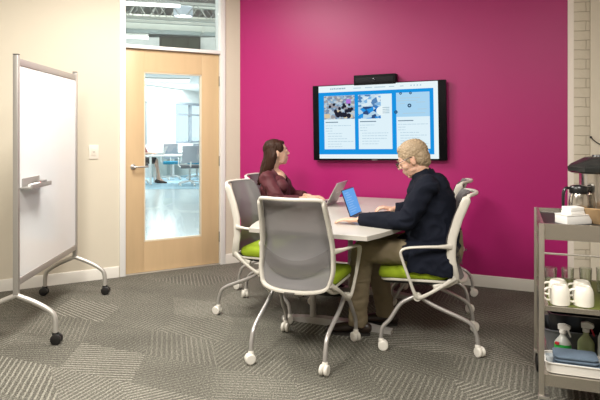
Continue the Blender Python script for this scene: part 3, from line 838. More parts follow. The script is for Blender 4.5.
def person(name, label, loc, j, skin, kind, voxel=0.004):
    root = thing(name, label, 'person', loc); Mi = Matrix.Translation(-V(loc))
    fem = j.get('fem'); hk = j.get('hk', 1.0)
    N_, P_ = V(j['neck']), V(j['pelvis'])
    Mh = fmat(V(j['head']), j['face'], j['pitch'])
    ax = (V(j['sl']) - V(j['sr'])).normalized()     # from right to left shoulder
    up = (N_ - P_)
    waist = P_ + up * 0.35 + V(j.get('belly', (0, 0, 0))); chest = P_ + up * 0.75
    bm = bmesh.new(); head(bm, Mh, fem, hk)
    nb = Mh @ V((0, -0.018, -0.06)); nr = 0.05 if fem else 0.058
    tube(bm, [nb, (nb + N_) / 2, N_ + up * -0.03], [nr, nr * 0.96, nr * 1.12], seg=16, cap='round')
    tk = 0.86 if fem else 1.0
    tube(bm, [P_, waist, chest, N_ - up * 0.10, N_ - up * 0.03], [(0.15 * tk, 0.105 * tk), (0.13 * tk, 0.105 * tk), (0.155 * tk, 0.115 * tk), (0.13 * tk, 0.075 * tk), (0.06, 0.05)], seg=20, n=4, side=ax, cap='round')
    if fem:
        fr_ = V((0, 0, 1)).cross(ax); fr_ = fr_ if fr_.dot(V(j['toe'])) > 0 else -fr_
        ell(bm, N_ - up * 0.17 + fr_ * 0.045, (0.075, 0.06, 0.075)); ell(bm, N_ - up * 0.06 + fr_ * 0.012, (0.06, 0.055, 0.05))
    for s, e, w in (('sl', 'el', 'wl'), ('sr', 'er', 'wr')):
        S_, E_, W_ = V(j[s]), V(j[e]), V(j[w])
        tube(bm, [N_ - up * 0.09, S_], [0.042 * tk, 0.048 * tk], seg=12, cap='round')
        tube(bm, [S_, S_.lerp(E_, 0.5), E_], [0.046 * tk, 0.043 * tk, 0.037 * tk], seg=12, n=3, cap='round')
        tube(bm, [E_, E_.lerp(W_, 0.3), E_.lerp(W_, 0.75), W_], [0.037 * tk, 0.039 * tk, 0.029 * tk, 0.0245 * tk], seg=12, n=3, cap='round')
    for h, k_, a in (('hl', 'kl', 'al'), ('hr', 'kr', 'ar')):
        H_, K_, A_ = V(j[h]), V(j[k_]), V(j[a])
        tube(bm, [H_, H_.lerp(K_, 0.5), K_], [0.085 * tk, 0.07 * tk, 0.052 * tk], seg=14, n=3, cap='round')
        tube(bm, [K_, K_.lerp(A_, 0.3), K_.lerp(A_, 0.7), A_], [0.052 * tk, 0.053 * tk, 0.04 * tk, 0.034 * tk], seg=14, n=3, cap='round')
        tf = V(j['toe']); tube(bm, [A_ - V((0, 0, 0.03)) - tf * 0.02, A_ + tf * 0.10 - V((0, 0, 0.075))], [0.03, 0.022], seg=12, cap='round')
    for w, key in (('wl', 'handl'), ('wr', 'handr')):
        hd = j[key]; hand(bm, j[w], hd[0], hd[1], hd[2], hd[3], 0.9 if fem else 1.02)
    body = remesh('body', bm, voxel, skin, root, Mi, smooth=4 if fem else 2)
    return root, Mi, Mh, ax

# ---- the man in the navy jacket
jm = dict(neck=(0.800, 3.785, 1.075), pelvis=(0.93, 3.765, 0.60), head=(0.738, 3.80, 1.168), face=(-0.93, 0.30, 0), pitch=-0.42, belly=(0.03, 0, 0),
          sl=(0.790, 3.600, 1.015), sr=(0.850, 3.965, 1.015), el=(0.660, 3.60, 0.800), wl=(0.392, 3.815, 0.772),
          er=(0.925, 4.10, 0.82), wr=(0.690, 4.195, 0.792), hl=(0.88, 3.675, 0.585), hr=(0.90, 3.86, 0.585),
          kl=(0.405, 3.79, 0.575), kr=(0.50, 4.00, 0.565), al=(0.385, 3.865, 0.115), ar=(0.60, 4.06, 0.115), toe=(-0.97, 0.22, 0),
          handl=((-0.93, 0.34, -0.06), (0.0, -0.0, -1), (0.30, 0.94, 0), 0.25), handr=((-0.97, 0.0, 0.10), (0, 0, -1), (0, -1, 0), 0.8))
man, Mi, Mh, ax = person('person', 'person with short grey hair and glasses in a navy jacket typing at the table', (0.9, 3.765, 0), jm, skin_m, 'm')
navy = mat('navy_wool', (0.007, 0.009, 0.017), 0.85, bump=0.25, bscale=260, spec=0.15)
bm = bmesh.new()
N_, P_ = V(jm['neck']), V(jm['pelvis']); up = N_ - P_; F3 = V((-0.974, 0.225, 0))
tube(bm, [P_ + V((-0.06, 0, -0.05)), P_ + V((-0.05, 0, 0.03)), P_ + up * 0.35 + V((-0.03, 0, 0)), P_ + up * 0.70 + V((0.0, 0, 0)), N_ - up * 0.13, N_ - up * 0.04], [(0.205, 0.150), (0.200, 0.165), (0.195, 0.180), (0.200, 0.160), (0.165, 0.115), (0.085, 0.075)], seg=28, n=5, side=ax, cap='round')
for s, e, w in (('sl', 'el', 'wl'), ('sr', 'er', 'wr')):
    S_, E_, W_ = V(jm[s]), V(jm[e]), V(jm[w]); wd_ = (W_ - E_).normalized()
    tube(bm, [N_ - up * 0.12, S_ + V((0, 0, 0.0))], [0.065, 0.074], seg=14, cap='round')
    tube(bm, [S_, S_.lerp(E_, 0.5), E_ + V((0, 0, 0.004))], [0.074, 0.070, 0.062], seg=16, n=4, cap='round')
    tube(bm, [E_, E_.lerp(W_, 0.35), E_.lerp(W_, 0.75), W_ - wd_ * 0.005], [0.062, 0.060, 0.050, 0.042], seg=16, n=4, cap='flat')
# shirt-jacket skirt over the thighs and seat
tube(bm, [V((0.87, 3.765, 0.62)), V((0.80, 3.775, 0.60)), V((0.72, 3.79, 0.59))], [(0.205, 0.12), (0.205, 0.115), (0.195, 0.10)], seg=20, side=ax, cap='round')
tube(bm, [V((0.80, 3.60, 0.64)), V((0.795, 3.550, 0.56)), V((0.785, 3.54, 0.478))], [(0.05, 0.13), (0.030, 0.135), (0.020, 0.14)], seg=20, side=(0.225, 0.974, 0))
ell(bm, N_ - up * 0.20 + V((0.045, -0.01, 0)), (0.10, 0.155, 0.11))
jk = remesh('jacket', bm, 0.007, navy, man, Mi, smooth=3, folds=0.016, fscale=7.0, fstretch=(1, 1, 1.4),
            cut=lambda c: False)
# collar
bm = bmesh.new()
cc = N_ + V((0.006, 0, -0.022)); cz = up.normalized(); cx = ax; cy = cz.cross(cx).normalized()
if cy.dot(F3) < 0: cy = -cy
ls = []
for k, (rr_, hh_) in enumerate(((0.086, -0.03), (0.078, 0.012), (0.070, 0.040), (0.064, 0.040), (0.066, 0.0), (0.07, -0.03))):
    l = []
    for q in range(25):
        a = math.radians(-215 + 250 * q / 24)   # open at the front
        a2 = math.radians(90) + math.radians(38) + math.radians(284) * q / 24
        l.append(cc + cx * rr_ * math.cos(a2) + cy * (rr_ * 1.06) * math.sin(a2) + cz * (hh_ - (0.02 if 0 < k < 4 else 0) * (max(0, abs(q - 12) - 7) / 5)))
    ls.append(l)
R = [[bm.verts.new(p) for p in l] for l in ls]
for a, b in zip(R, R[1:]):
    for q in range(24): bm.faces.new((a[q], a[q + 1], b[q + 1], b[q]))
for q in (0, 24): bm.faces.new([r[q] for r in R])
bm.transform(Mi); obj('jacket_collar', bm, navy, man, ang=60)
# trousers
khaki = mat('khaki_cotton', (0.20, 0.16, 0.095), 0.85, bump=0.25, bscale=300)
def trousers(j, root, Mi, m, tk=1.0, cuffz=0.02, vox=0.007):
    bm = bmesh.new(); P = V(j['pelvis'])
    tube(bm, [P + V((0, 0, -0.02)), P + V((0, 0, 0.1))], [(0.165 * tk, 0.125 * tk), (0.15 * tk, 0.12 * tk)], seg=20, side=(V(j['sl']) - V(j['sr'])).normalized(), cap='round')
    for h, k_, a in (('hl', 'kl', 'al'), ('hr', 'kr', 'ar')):
        H_, K_, A_ = V(j[h]), V(j[k_]), V(j[a])
        tube(bm, [H_, H_.lerp(K_, 0.5), K_ + V((0, 0, -0.004))], [0.097 * tk, 0.087 * tk, 0.074 * tk], seg=18, n=4, cap='round')
        tube(bm, [K_, K_.lerp(A_, 0.3), K_.lerp(A_, 0.7), A_ + V((0, 0, cuffz))], [0.074 * tk, 0.072 * tk, 0.066 * tk, 0.064 * tk], seg=18, n=4, cap='flat')
    return remesh('trousers', bm, vox, m, root, Mi, smooth=3, folds=0.010, fscale=9, fstretch=(1, 1, 1.3))
trousers(jm, man, Mi, khaki, cuffz=-0.045)
def shoe(A_, tf, root, Mi, m, k=1.0):
    A_ = V(A_); tf = V(tf).normalized(); h = V((A_.x, A_.y, 0)); sd = V((-tf.y, tf.x, 0))
    bm = bmesh.new()
    tube(bm, [h - tf * 0.065 * k + V((0, 0, 0.048)), h - tf * 0.02 * k + V((0, 0, 0.052)), h + tf * 0.07 * k + V((0, 0, 0.045)), h + tf * 0.15 * k + V((0, 0, 0.036)), h + tf * 0.20 * k + V((0, 0, 0.03))], [(0.030, 0.036), (0.036, 0.042), (0.042, 0.034), (0.047, 0.026), (0.030, 0.017)], seg=18, n=4, side=sd, cap='round')
    tube(bm, [h - tf * 0.02 * k + V((0, 0, 0.05)), h - tf * 0.02 * k + V((0, 0, 0.10))], [(0.036, 0.042), (0.034, 0.038)], seg=14, side=sd)
    s = remesh('shoe', bm, 0.006, m, root, Mi, smooth=2)
    bm = bmesh.new(); ls = []
    for z in (0.0, 0.016):
        l = []
        for q in range(24):
            a = 2 * PI * q / 24; u_ = math.cos(a); w_ = math.sin(a)
            l.append(h + tf * (0.068 * k + 0.150 * k * u_) + sd * w_ * (0.042 + 0.006 * u_) + V((0, 0, z)))
        ls.append(l)
    loops(bm, ls); bm.transform(Mi); obj('sole', bm, mat('rubber_sole', (0.02, 0.018, 0.016), 0.7), s)
shoe_m = mat('dark_leather', (0.022, 0.013, 0.009), 0.4)
for a in ('al', 'ar'): shoe(jm[a], jm['toe'], man, Mi, shoe_m)
# hair: short, ash blond going grey
hair_m = mat('ash_hair', (0.36, 0.265, 0.165), 0.6, bump=0.8, bscale=120, var=0.35, vscale=70, stretch=(1, 1, 0.5))
bm = bmesh.new(); R3 = Mh.to_3x3()
def HE(c, r): ell(bm, Mh @ V(c), r, R3)
HE((0, -0.022, 0.046), (0.086, 0.100, 0.086)); HE((0, -0.052, 0.002), (0.078, 0.066, 0.078)); HE((0, 0.022, 0.086), (0.058, 0.050, 0.032)); HE((0, -0.068, -0.035), (0.056, 0.040, 0.045))
for s in (-1, 1): HE((s * 0.070, 0.014, 0.030), (0.013, 0.024, 0.045))
remesh('hair', bm, 0.004, hair_m, man, Mi, smooth=1, folds=0.004, fscale=30, rough_n=0.0035, rough_s=170)
def eyes(root, Mi, Mh, iris, k=1.0, brow=None):
    for s in (-1, 1):
        bm = bmesh.new(); ell(bm, Mh @ V((s * 0.030 * k, 0.0795 * k, 0.006 * k)), (0.0095, 0.0115, 0.0068), Mh.to_3x3(), 2)
        bm.transform(Mi); e_ = obj('eye', bm, mat('eye_white', (0.72, 0.68, 0.64), 0.2), root)
        bm = bmesh.new(); ell(bm, Mh @ V((s * 0.030 * k, 0.0885 * k, 0.006 * k)), (0.0048, 0.0030, 0.0048), Mh.to_3x3(), 2); bm.transform(Mi); obj('iris', bm, iris, e_)
        bm = bmesh.new(); tube(bm, [Mh @ V((s * 0.014, 0.088, 0.026)), Mh @ V((s * 0.03, 0.090, 0.031)), Mh @ V((s * 0.047, 0.078, 0.026))], [0.0025, 0.0035, 0.002], seg=8, n=3); bm.transform(Mi); obj('eyebrow', bm, brow, root)
eyes(man, Mi, Mh, mat('iris_blue', (0.05, 0.09, 0.14), 0.2), brow=hair_m)
gm = mat('glasses_frame', (0.03, 0.015, 0.012), 0.3)
gl = thing('eyeglasses', 'dark framed eyeglasses worn by the man in the navy jacket', 'glasses', (0.738, 3.80, 1.168)); Mg = Matrix.Translation(-V((0.738, 3.80, 1.168)))
bm = bmesh.new()
for s in (-1, 1):
    pts = [Mh @ V((s * 0.032 + 0.024 * math.cos(a), 0.104, 0.004 + 0.017 * math.sin(a))) for a in [2 * PI * q / 18 for q in range(18)]]
    tube(bm, pts, 0.0019, seg=6, closed=True)
tube(bm, [Mh @ V((-0.009, 0.105, 0.010)), Mh @ V((0.009, 0.105, 0.010))], 0.0018, seg=6)
bm.transform(Mg); obj('rim', bm, gm, gl)
for s in (-1, 1):
    bm = bmesh.new(); tube(bm, [Mh @ V((s * 0.056, 0.103, 0.010)), Mh @ V((s * 0.078, 0.09, 0.012)), Mh @ V((s * 0.084, 0.0, 0.020)), Mh @ V((s * 0.083, -0.02, 0.006))], 0.0021, seg=6, n=3); bm.transform(Mg); obj('temple', bm, gm, gl)
    bm = bmesh.new(); lathe(bm, [(0, 0), (0.023, 0), (0.023, 0.0012), (0, 0.0012)], M=Mh @ Matrix.Translation((s * 0.032, 0.1045, 0.004)) @ Matrix.Rotation(PI / 2, 4, 'X') @ Matrix.Diagonal((1, 0.72, 1, 1))); bm.transform(Mg); obj('lens', bm, glass('lens_clear', (0.95, 0.97, 0.97), 0.1), gl)

# ---- the woman in burgundy
jw = dict(fem=True, hk=1.0, neck=(-0.248, 5.045, 1.022), pelvis=(-0.205, 5.08, 0.585), head=(-0.200, 5.05, 1.166), face=(0.985, 0.17, 0.0), pitch=0.13, belly=(0.02, 0, 0),
          sl=(-0.205, 5.205, 0.95), sr=(-0.285, 4.895, 0.95), el=(-0.06, 5.235, 0.775), wl=(0.085, 5.06, 0.785), er=(-0.165, 4.80, 0.765), wr=(0.055, 4.905, 0.785),
          hl=(-0.16, 5.15, 0.575), hr=(-0.21, 4.99, 0.575), kl=(0.22, 5.00, 0.56), kr=(0.17, 4.84, 0.56), al=(0.20, 5.0, 0.11), ar=(0.15, 4.84, 0.11), toe=(0.93, -0.37, 0),
          handl=((0.93, -0.25, -0.05), (0, 0, -1), (-0.3, -0.93, 0), 0.5), handr=((0.97, 0.12, -0.05), (0, 0, -1), (-0.1, 0.98, 0), 0.45))
wom, Mi, Mh, ax = person('person', 'person with long brown hair in a burgundy blouse looking up at the television', (-0.2, 5.07, 0), jw, skin_w, 'w')
burg = mat('burgundy_cotton', (0.082, 0.012, 0.018), 0.7, bump=0.2, bscale=260)
bm = bmesh.new(); N_, P_ = V(jw['neck']), V(jw['pelvis']); up = N_ - P_; F3 = V((0.93, -0.37, 0))
tube(bm, [P_ + V((0, 0, -0.05)), P_ + up * 0.3 + V((0.01, 0, 0)), P_ + up * 0.68 + V((0.015, 0, 0)), N_ - up * 0.14, N_ - up * 0.045], [(0.165, 0.12), (0.15, 0.12), (0.165, 0.13), (0.14, 0.09), (0.072, 0.062)], seg=28, n=5, side=ax, cap='round')
for s in (-1, 1): ell(bm, P_ + up * 0.68 + F3 * 0.095 + ax * 0.07 * s, (0.062, 0.062, 0.06))
for s, e, w in (('sl', 'el', 'wl'), ('sr', 'er', 'wr')):
    S_, E_, W_ = V(jw[s]), V(jw[e]), V(jw[w])
    tube(bm, [N_ - up * 0.13, S_], [0.055, 0.062], seg=14, cap='round')
    tube(bm, [S_, S_.lerp(E_, 0.5), E_], [0.062, 0.058, 0.052], seg=16, n=4, cap='round')
    tube(bm, [E_, E_.lerp(W_, 0.4), E_.lerp(W_, 0.68)], [0.052, 0.048, 0.043], seg=16, n=4, cap='flat')
def vcut(c):
    d = c - N_; f = d.dot(F3); sdv = abs(d.dot(ax)); h = d.z
    return f > 0.02 and h > -0.13 and sdv < 0.045 * (h + 0.13) / 0.12
remesh('blouse', bm, 0.006, burg, wom, Mi, smooth=3, folds=0.014, fscale=9.0, cut=vcut)
bm = bmesh.new()   # open collar, two lapels
for s in (-1, 1):
    p = [N_ + F3 * -0.055 + V((0, 0, 0.0)), N_ + ax * s * 0.062 + V((0, 0, 0.002)), N_ + ax * s * 0.066 + F3 * 0.05 + V((0, 0, -0.035)), N_ + ax * s * 0.04 + F3 * 0.085 + V((0, 0, -0.09)), N_ + F3 * 0.110 + ax * s * 0.008 + V((0, 0, -0.165))]
    tube(bm, p, [(0.006, 0.024), (0.006, 0.024), (0.008, 0.024), (0.010, 0.018), (0.006, 0.010)], seg=10, n=4, side=ax, cap='round')
bm.transform(Mi); obj('blouse_collar', bm, burg, wom, ang=60)
trousers(jw, wom, Mi, mat('dark_trousers', (0.03, 0.012, 0.016), 0.8), tk=0.86)
for a in ('al', 'ar'): shoe(jw[a], jw['toe'], wom, Mi, shoe_m, 0.9)
hair_w = mat('brown_hair', (0.032, 0.012, 0.006), 0.55, spec=0.2, bump=0.6, bscale=60, var=0.5, vscale=40, stretch=(3, 3, 0.25))
bm = bmesh.new(); R3 = Mh.to_3x3(); rs = random.Random(5)
def HW(c, r): ell(bm, Mh @ V(c), r, R3)
HW((0, -0.025, 0.042), (0.084, 0.096, 0.084)); HW((0, 0.020, 0.080), (0.060, 0.054, 0.028)); HW((-0.066, 0.02, 0.045), (0.018, 0.036, 0.042)); HW((0.066, 0.02, 0.045), (0.018, 0.036, 0.042)); HW((0, -0.058, 0.0), (0.074, 0.056, 0.075))
for q in range(22):
    a = math.radians(-190 + 200 * q / 21)  # round the back from ear to ear
    x, y = math.cos(a), math.sin(a)
    top = Mh @ V((x * 0.070, -0.034 + y * 0.066, 0.040)); m1 = Mh @ V((x * 0.084, -0.044 + y * 0.064, -0.03))
    m2 = V((m1.x, m1.y, m1.z - 0.085)) - F3 * 0.028; en = m2 + V((rs.uniform(-0.01, 0.01), rs.uniform(-0.01, 0.01), -0.085 - 0.05 * max(0, -y) - rs.uniform(0, 0.02))) - F3 * 0.040
    tube(bm, [top, m1, m2, en], [0.016, 0.018, 0.019, 0.009], seg=8, n=4, cap='round')
remesh('hair', bm, 0.004, hair_w, wom, Mi, smooth=1, folds=0.006, fscale=40, fstretch=(1, 1, 0.2))
eyes(wom, Mi, Mh, mat('iris_brown', (0.05, 0.025, 0.012), 0.2), 1.0, brow=hair_w)
bm = bmesh.new(); tube(bm, [Mh @ V((-0.018, 0.084, -0.052)), Mh @ V((0, 0.0925, -0.0515)), Mh @ V((0.018, 0.084, -0.052))], [0.002, 0.0045, 0.002], seg=8, n=3); bm.transform(Mi); obj('lips', bm, mat('lips', (0.45, 0.13, 0.12), 0.4), wom)
w0 = V(jw['wr']); wt = thing('wristwatch', 'thin bracelet on the near wrist of the woman in burgundy', 'bracelet', tuple(w0))
bm = bmesh.new(); d_ = (w0 - V(jw['er'])).normalized(); a_ = d_.cross(V((0, 0, 1))).normalized(); b_ = a_.cross(d_)
tube(bm, [-d_ * 0.012 + (a_ * math.cos(t) + b_ * math.sin(t)) * 0.026 for t in [2 * PI * q / 20 for q in range(20)]], 0.0025, seg=6, closed=True); obj('band', bm, mat('bracelet_brass', (0.5, 0.32, 0.14), 0.3, metal=0.8), wt)
wt.name = 'bracelet'

# ------------------------------------------------------------------ things on the table
def laptop(label, hinge, wdir, w, d, lidh, tilt, body, scr_, logo=True):
    """hinge: centre of the hinge; wdir: along the hinge so that the user sits at local -y"""
    wx_ = V(wdir).normalized(); uy = V((-wx_.y, wx_.x, 0))
    t = thing('laptop', label, 'laptop'); t.matrix_world = frame(hinge, wx_, uy)
    bm = bmesh.new(); box(bm, (-w / 2, -d, 0.002), (w / 2, 0, 0.013), 0.003); base = obj('base', bm, body, t)
    bm = bmesh.new(); box(bm, (-w / 2 + 0.02, -d + 0.09, 0.0131), (w / 2 - 0.02, -0.02, 0.0145), 0.0005); obj('keyboard', bm, mat('keyboard_dark', (0.03, 0.03, 0.032), 0.5), base)
    bm = bmesh.new(); box(bm, (-0.045, -d + 0.012, 0.0131), (0.045, -d + 0.08, 0.0136)); obj('touchpad', bm, mat('touchpad_grey', (0.3, 0.3, 0.3), 0.3), base)
    ML_ = Matrix.Translation((0, -0.002, 0.014)) @ Matrix.Rotation(-tilt, 4, 'X')
    bm = bmesh.new(); box(bm, (-w / 2, 0, 0.0), (w / 2, 0.006, lidh), 0.002, M=ML_); lid = obj('lid', bm, body, t)
    bm = bmesh.new(); box(bm, (-w / 2 + 0.006, -0.0008, 0.008), (w / 2 - 0.006, 0.0, lidh - 0.006), M=ML_); sc_ = obj('screen', bm, scr_, lid)
    return t, ML_, lid, sc_
silver = mat('laptop_silver', (0.52, 0.50, 0.48), 0.35, metal=0.5)
blackb = mat('laptop_black', (0.02, 0.02, 0.022), 0.4)
l1, M1, lid, _ = laptop('open silver laptop in front of the woman in burgundy', (0.262, 4.85, 0.74), (-0.35, -0.937, 0), 0.31, 0.215, 0.205, math.radians(28), silver, emat('screen_soft', (0.5, 0.62, 0.75), 0.8))
bm = bmesh.new()
for xx in (-0.03, -0.01, 0.01, 0.03): box(bm, (xx - 0.006, 0.006, 0.10), (xx + 0.006, 0.0066, 0.112), M=M1)
obj('lid_badge', bm, mat('badge_light', (0.75, 0.75, 0.75), 0.4), lid)
l2, M2, lid2, scr2 = laptop('small black laptop with a bright blue screen in front of the man', (0.405, 4.175, 0.74), (0.375, 0.927, 0), 0.285, 0.20, 0.198, math.radians(20), blackb, emat('screen_pale_blue', (0.16, 0.42, 0.90), 0.9))
bm = bmesh.new(); rnd = random.Random(9)
for k in range(9):
    zz = 0.03 + 0.017 * k; x0 = -0.11 + rnd.uniform(0, 0.03); box(bm, (x0, -0.0014, zz), (x0 + rnd.uniform(0.08, 0.17), -0.0009, zz + 0.006), M=M2)
obj('screen_text', bm, emat('screen_pale_text', (0.30, 0.55, 0.95), 0.9), scr2)
ms = thing('computer_mouse', 'small black computer mouse under the right hand of the man', 'mouse', (0.535, 4.205, 0.74))
bm = bmesh.new(); ell(bm, (0, 0, 0.004), (0.052, 0.030, 0.026)); bmesh.ops.bisect_plane(bm, geom=bm.verts[:] + bm.edges[:] + bm.faces[:], plane_co=(0, 0, 0), plane_no=(0, 0, -1), clear_outer=True)
bmesh.ops.holes_fill(bm, edges=[e for e in bm.edges if e.is_boundary]); obj('mouse_shell', bm, blackp, ms)
bm = bmesh.new(); tube(bm, [(-0.03, -0.004, 0.0255), (-0.03, 0.004, 0.0255)], 0.005, seg=10); obj('scroll_wheel', bm, mat('wheel_grey', (0.1, 0.1, 0.1), 0.5), ms)

# ------------------------------------------------------------------ service cart
FLc = V((1.134, 2.723, 0)); MCt = frame(FLc, V((0.939, -0.343, 0)).normalized(), V((0.343, 0.939, 0)).normalized()); CL, CD = 0.95, 0.60
st = mat('cart_stainless', (0.50, 0.465, 0.41), 0.3, metal=0.85)
st2 = mat('cart_stainless_soft', (0.46, 0.425, 0.365), 0.27, metal=0.85)
cart = thing('service_cart', 'stainless steel three-shelf service cart at the right edge', 'cart'); cart.matrix_world = MCt
for xx, yy in ((0, 0), (CL, 0), (0, CD), (CL, CD)):
    bm = bmesh.new(); box(bm, (xx - 0.0125, yy - 0.0125, 0.12), (xx + 0.0125, yy + 0.0125, 0.925), 0.004); p = obj('post', bm, st, cart)
    bm = bmesh.new(); R = 0.05
    lathe(bm, [(0, -0.014), (R * 0.8, -0.014), (R, -0.009), (R, 0.009), (R * 0.8, 0.014), (0, 0.014)], M=Matrix.Translation((xx + 0.01, yy, R)) @ Matrix.Rotation(PI / 2, 4, 'Y'))
    obj('caster_wheel', bm, MATS['black_rubber'], p)
    bm = bmesh.new(); box(bm, (xx - 0.014, yy - 0.018, 0.05), (xx - 0.006, yy + 0.018, 0.12), 0.002); box(bm, (xx + 0.026, yy - 0.018, 0.05), (xx + 0.034, yy + 0.018, 0.12), 0.002); box(bm, (xx - 0.014, yy - 0.02, 0.105), (xx + 0.034, yy + 0.02, 0.121), 0.002); obj('caster_fork', bm, steel, p)
def shelf(name, z, lip_up, lip_dn, m):
    bm = bmesh.new()
    t = 0.004; X0, X1, Y0, Y1 = -0.002, CL + 0.002, -0.002, CD + 0.002
    L_ = [[(X0, Y0, z - lip_dn), (X1, Y0, z - lip_dn), (X1, Y1, z - lip_dn), (X0, Y1, z - lip_dn)],
          [(X0, Y0, z + lip_up), (X1, Y0, z + lip_up), (X1, Y1, z + lip_up), (X0, Y1, z + lip_up)],
          [(X0 + 0.012, Y0 + 0.012, z + lip_up), (X1 - 0.012, Y0 + 0.012, z + lip_up), (X1 - 0.012, Y1 - 0.012, z + lip_up), (X0 + 0.012, Y1 - 0.012, z + lip_up)],
          [(X0 + 0.014, Y0 + 0.014, z), (X1 - 0.014, Y0 + 0.014, z), (X1 - 0.014, Y1 - 0.014, z), (X0 + 0.014, Y1 - 0.014, z)]]
    loops(bm, L_, capa=False); 
    L2 = [[(X0 + t, Y0 + t, z - lip_dn), (X1 - t, Y0 + t, z - lip_dn), (X1 - t, Y1 - t, z - lip_dn), (X0 + t, Y1 - t, z - lip_dn)], [(X0 + t, Y0 + t, z - 0.006), (X1 - t, Y0 + t, z - 0.006), (X1 - t, Y1 - t, z - 0.006), (X0 + t, Y1 - t, z - 0.006)]]
    loops(bm, L2, capa=False)
    return obj(name, bm, m, cart, ang=20)
s_t = shelf('top_shelf', 0.903, 0.022, 0.053, st2)
bm = bmesh.new(); box(bm, (0.0135, 0.0135, 0.9032), (CL - 0.0135, CD - 0.0135, 0.9055)); obj('shelf_mat', bm, mat('black_mat', (0.015, 0.017, 0.017), 0.45), s_t)
s_m = shelf('middle_shelf', 0.535, 0.003, 0.018, st2)
bm = bmesh.new(); box(bm, (0.032, 0.032, 0.5352), (CL - 0.032, CD - 0.032, 0.538)); obj('shelf_liner', bm, mat('olive_liner', (0.12, 0.14, 0.025), 0.55), s_m)
s_b = shelf('bottom_shelf', 0.215, 0.003, 0.05, st2)
for zz in (0.785,):
    bm = bmesh.new()
    tube(bm, [(0, 0, zz), (CL, 0, zz)], 0.0045, seg=8); tube(bm, [(0, CD, zz), (CL, CD, zz)], 0.0045, seg=8); tube(bm, [(0, 0, zz), (0, CD, zz)], 0.0045, seg=8); obj('guard_rail', bm, st, cart)
def on_cart(name, label, cat_, x, y, z, rz=0.0, group=None):
    t = thing(name, label, cat_, group=group); t.matrix_world = MCt @ Matrix.Translation((x, y, z)) @ Matrix.Rotation(rz, 4, 'Z'); return t
# coffee urn
u = on_cart('coffee_dispenser', 'tall steel coffee dispenser with a black domed lid on the cart top', 'coffee dispenser', 0.305, 0.42, 0.906)
bm = bmesh.new(); lathe(bm, [(0, 0), (0.11, 0), (0.112, 0.012), (0.104, 0.018), (0.104, 0.252), (0, 0.252)], seg=40); obj('body', bm, mat('polished_steel', (0.62, 0.58, 0.52), 0.18, metal=0.95), u)
bm = bmesh.new(); lathe(bm, [(0, 0.2525), (0.145, 0.2525), (0.163, 0.262), (0.166, 0.285), (0.150, 0.303), (0.085, 0.338), (0.06, 0.343), (0, 0.343)], seg=8, M=Matrix.Rotation(0.2, 4, 'Z')); lidu = obj('lid', bm, mat('glossy_black', (0.02, 0.021, 0.02), 0.22), u, ang=25)
bm = bmesh.new(); lathe(bm, [(0, 0.343), (0.045, 0.343), (0.042, 0.352), (0, 0.354)]); obj('lid_button', bm, MATS['glossy_black'], lidu)
bm = bmesh.new(); lathe(bm, [(0, 0), (0.114, 0), (0.114, 0.011), (0.1135, 0.011), (0, 0.011)], seg=40); bmesh.ops.translate(bm, verts=bm.verts, vec=(0, 0, -0.0001)); obj('base_ring', bm, blackp, u); u.scale = (1, 1, 0.93)
# carafe
cf = on_cart('thermal_carafe', 'steel thermal carafe with a black lid and curved black handle on the cart', 'carafe', 0.187, 0.30, 0.906, rz=PI + 0.45)
bm = bmesh.new(); lathe(bm, [(0, 0), (0.052, 0), (0.055, 0.006), (0.056, 0.09), (0.052, 0.13), (0.044, 0.148), (0, 0.148)], seg=32); obj('body', bm, MATS['polished_steel'], cf)
bm = bmesh.new(); lathe(bm, [(0, 0.1482), (0.048, 0.1482), (0.052, 0.155), (0.052, 0.178), (0.045, 0.188), (0.02, 0.194), (0, 0.194)], seg=28); prism(bm, [(-0.02, -0.03), (-0.075, -0.008), (-0.078, 0.0), (-0.075, 0.008), (-0.02, 0.03)], 0.166, 0.184, 'z'); lc = obj('lid', bm, blackp, cf)
bm = bmesh.new(); tube(bm, [(0.045, 0, 0.172), (0.078, 0, 0.178), (0.094, 0, 0.15), (0.096, 0, 0.09), (0.092, 0, 0.03)], [(0.012, 0.007), (0.012, 0.008), (0.012, 0.008), (0.011, 0.007), (0.009, 0.006)], n=5, side=(0, 1, 0), cap='round'); obj('handle', bm, blackp, cf); cf.scale = (0.86, 0.86, 0.92)
# white containers, napkins
wc = mat('white_card', (0.80, 0.78, 0.74), 0.6)
b1 = on_cart('paper_box', 'low white box lying on the cart top before the carafe', 'box', 0.152, 0.19, 0.906, rz=0.60)
bm = bmesh.new(); box(bm, (-0.070, -0.045, 0), (0.070, 0.045, 0.040), 0.003); obj('carton', bm, wc, b1)
bm = bmesh.new(); box(bm, (-0.071, -0.046, 0.0402), (0.071, 0.046, 0.0455), 0.001); obj('flap', bm, mat('card_edge', (0.72, 0.70, 0.66), 0.6), b1)
b2 = on_cart('napkin_stack', 'small stack of white napkins on top of the low white box', 'napkins', 0.152, 0.19, 0.9525, rz=0.60)
bm = bmesh.new(); box(bm, (-0.042, -0.035, 0), (0.038, 0.035, 0.014), 0.003); box(bm, (-0.040, -0.034, 0.0142), (0.036, 0.034, 0.034), 0.003); obj('napkins', bm, wc, b2)
bp_ = on_cart('paper_bag', 'brown paper filter packet leaning beside the white box on the cart top', 'paper packet', 0.270, 0.215, 0.906, rz=0.75)
kr = mat('kraft_paper', (0.50, 0.33, 0.17), 0.75, bump=0.4, bscale=60)
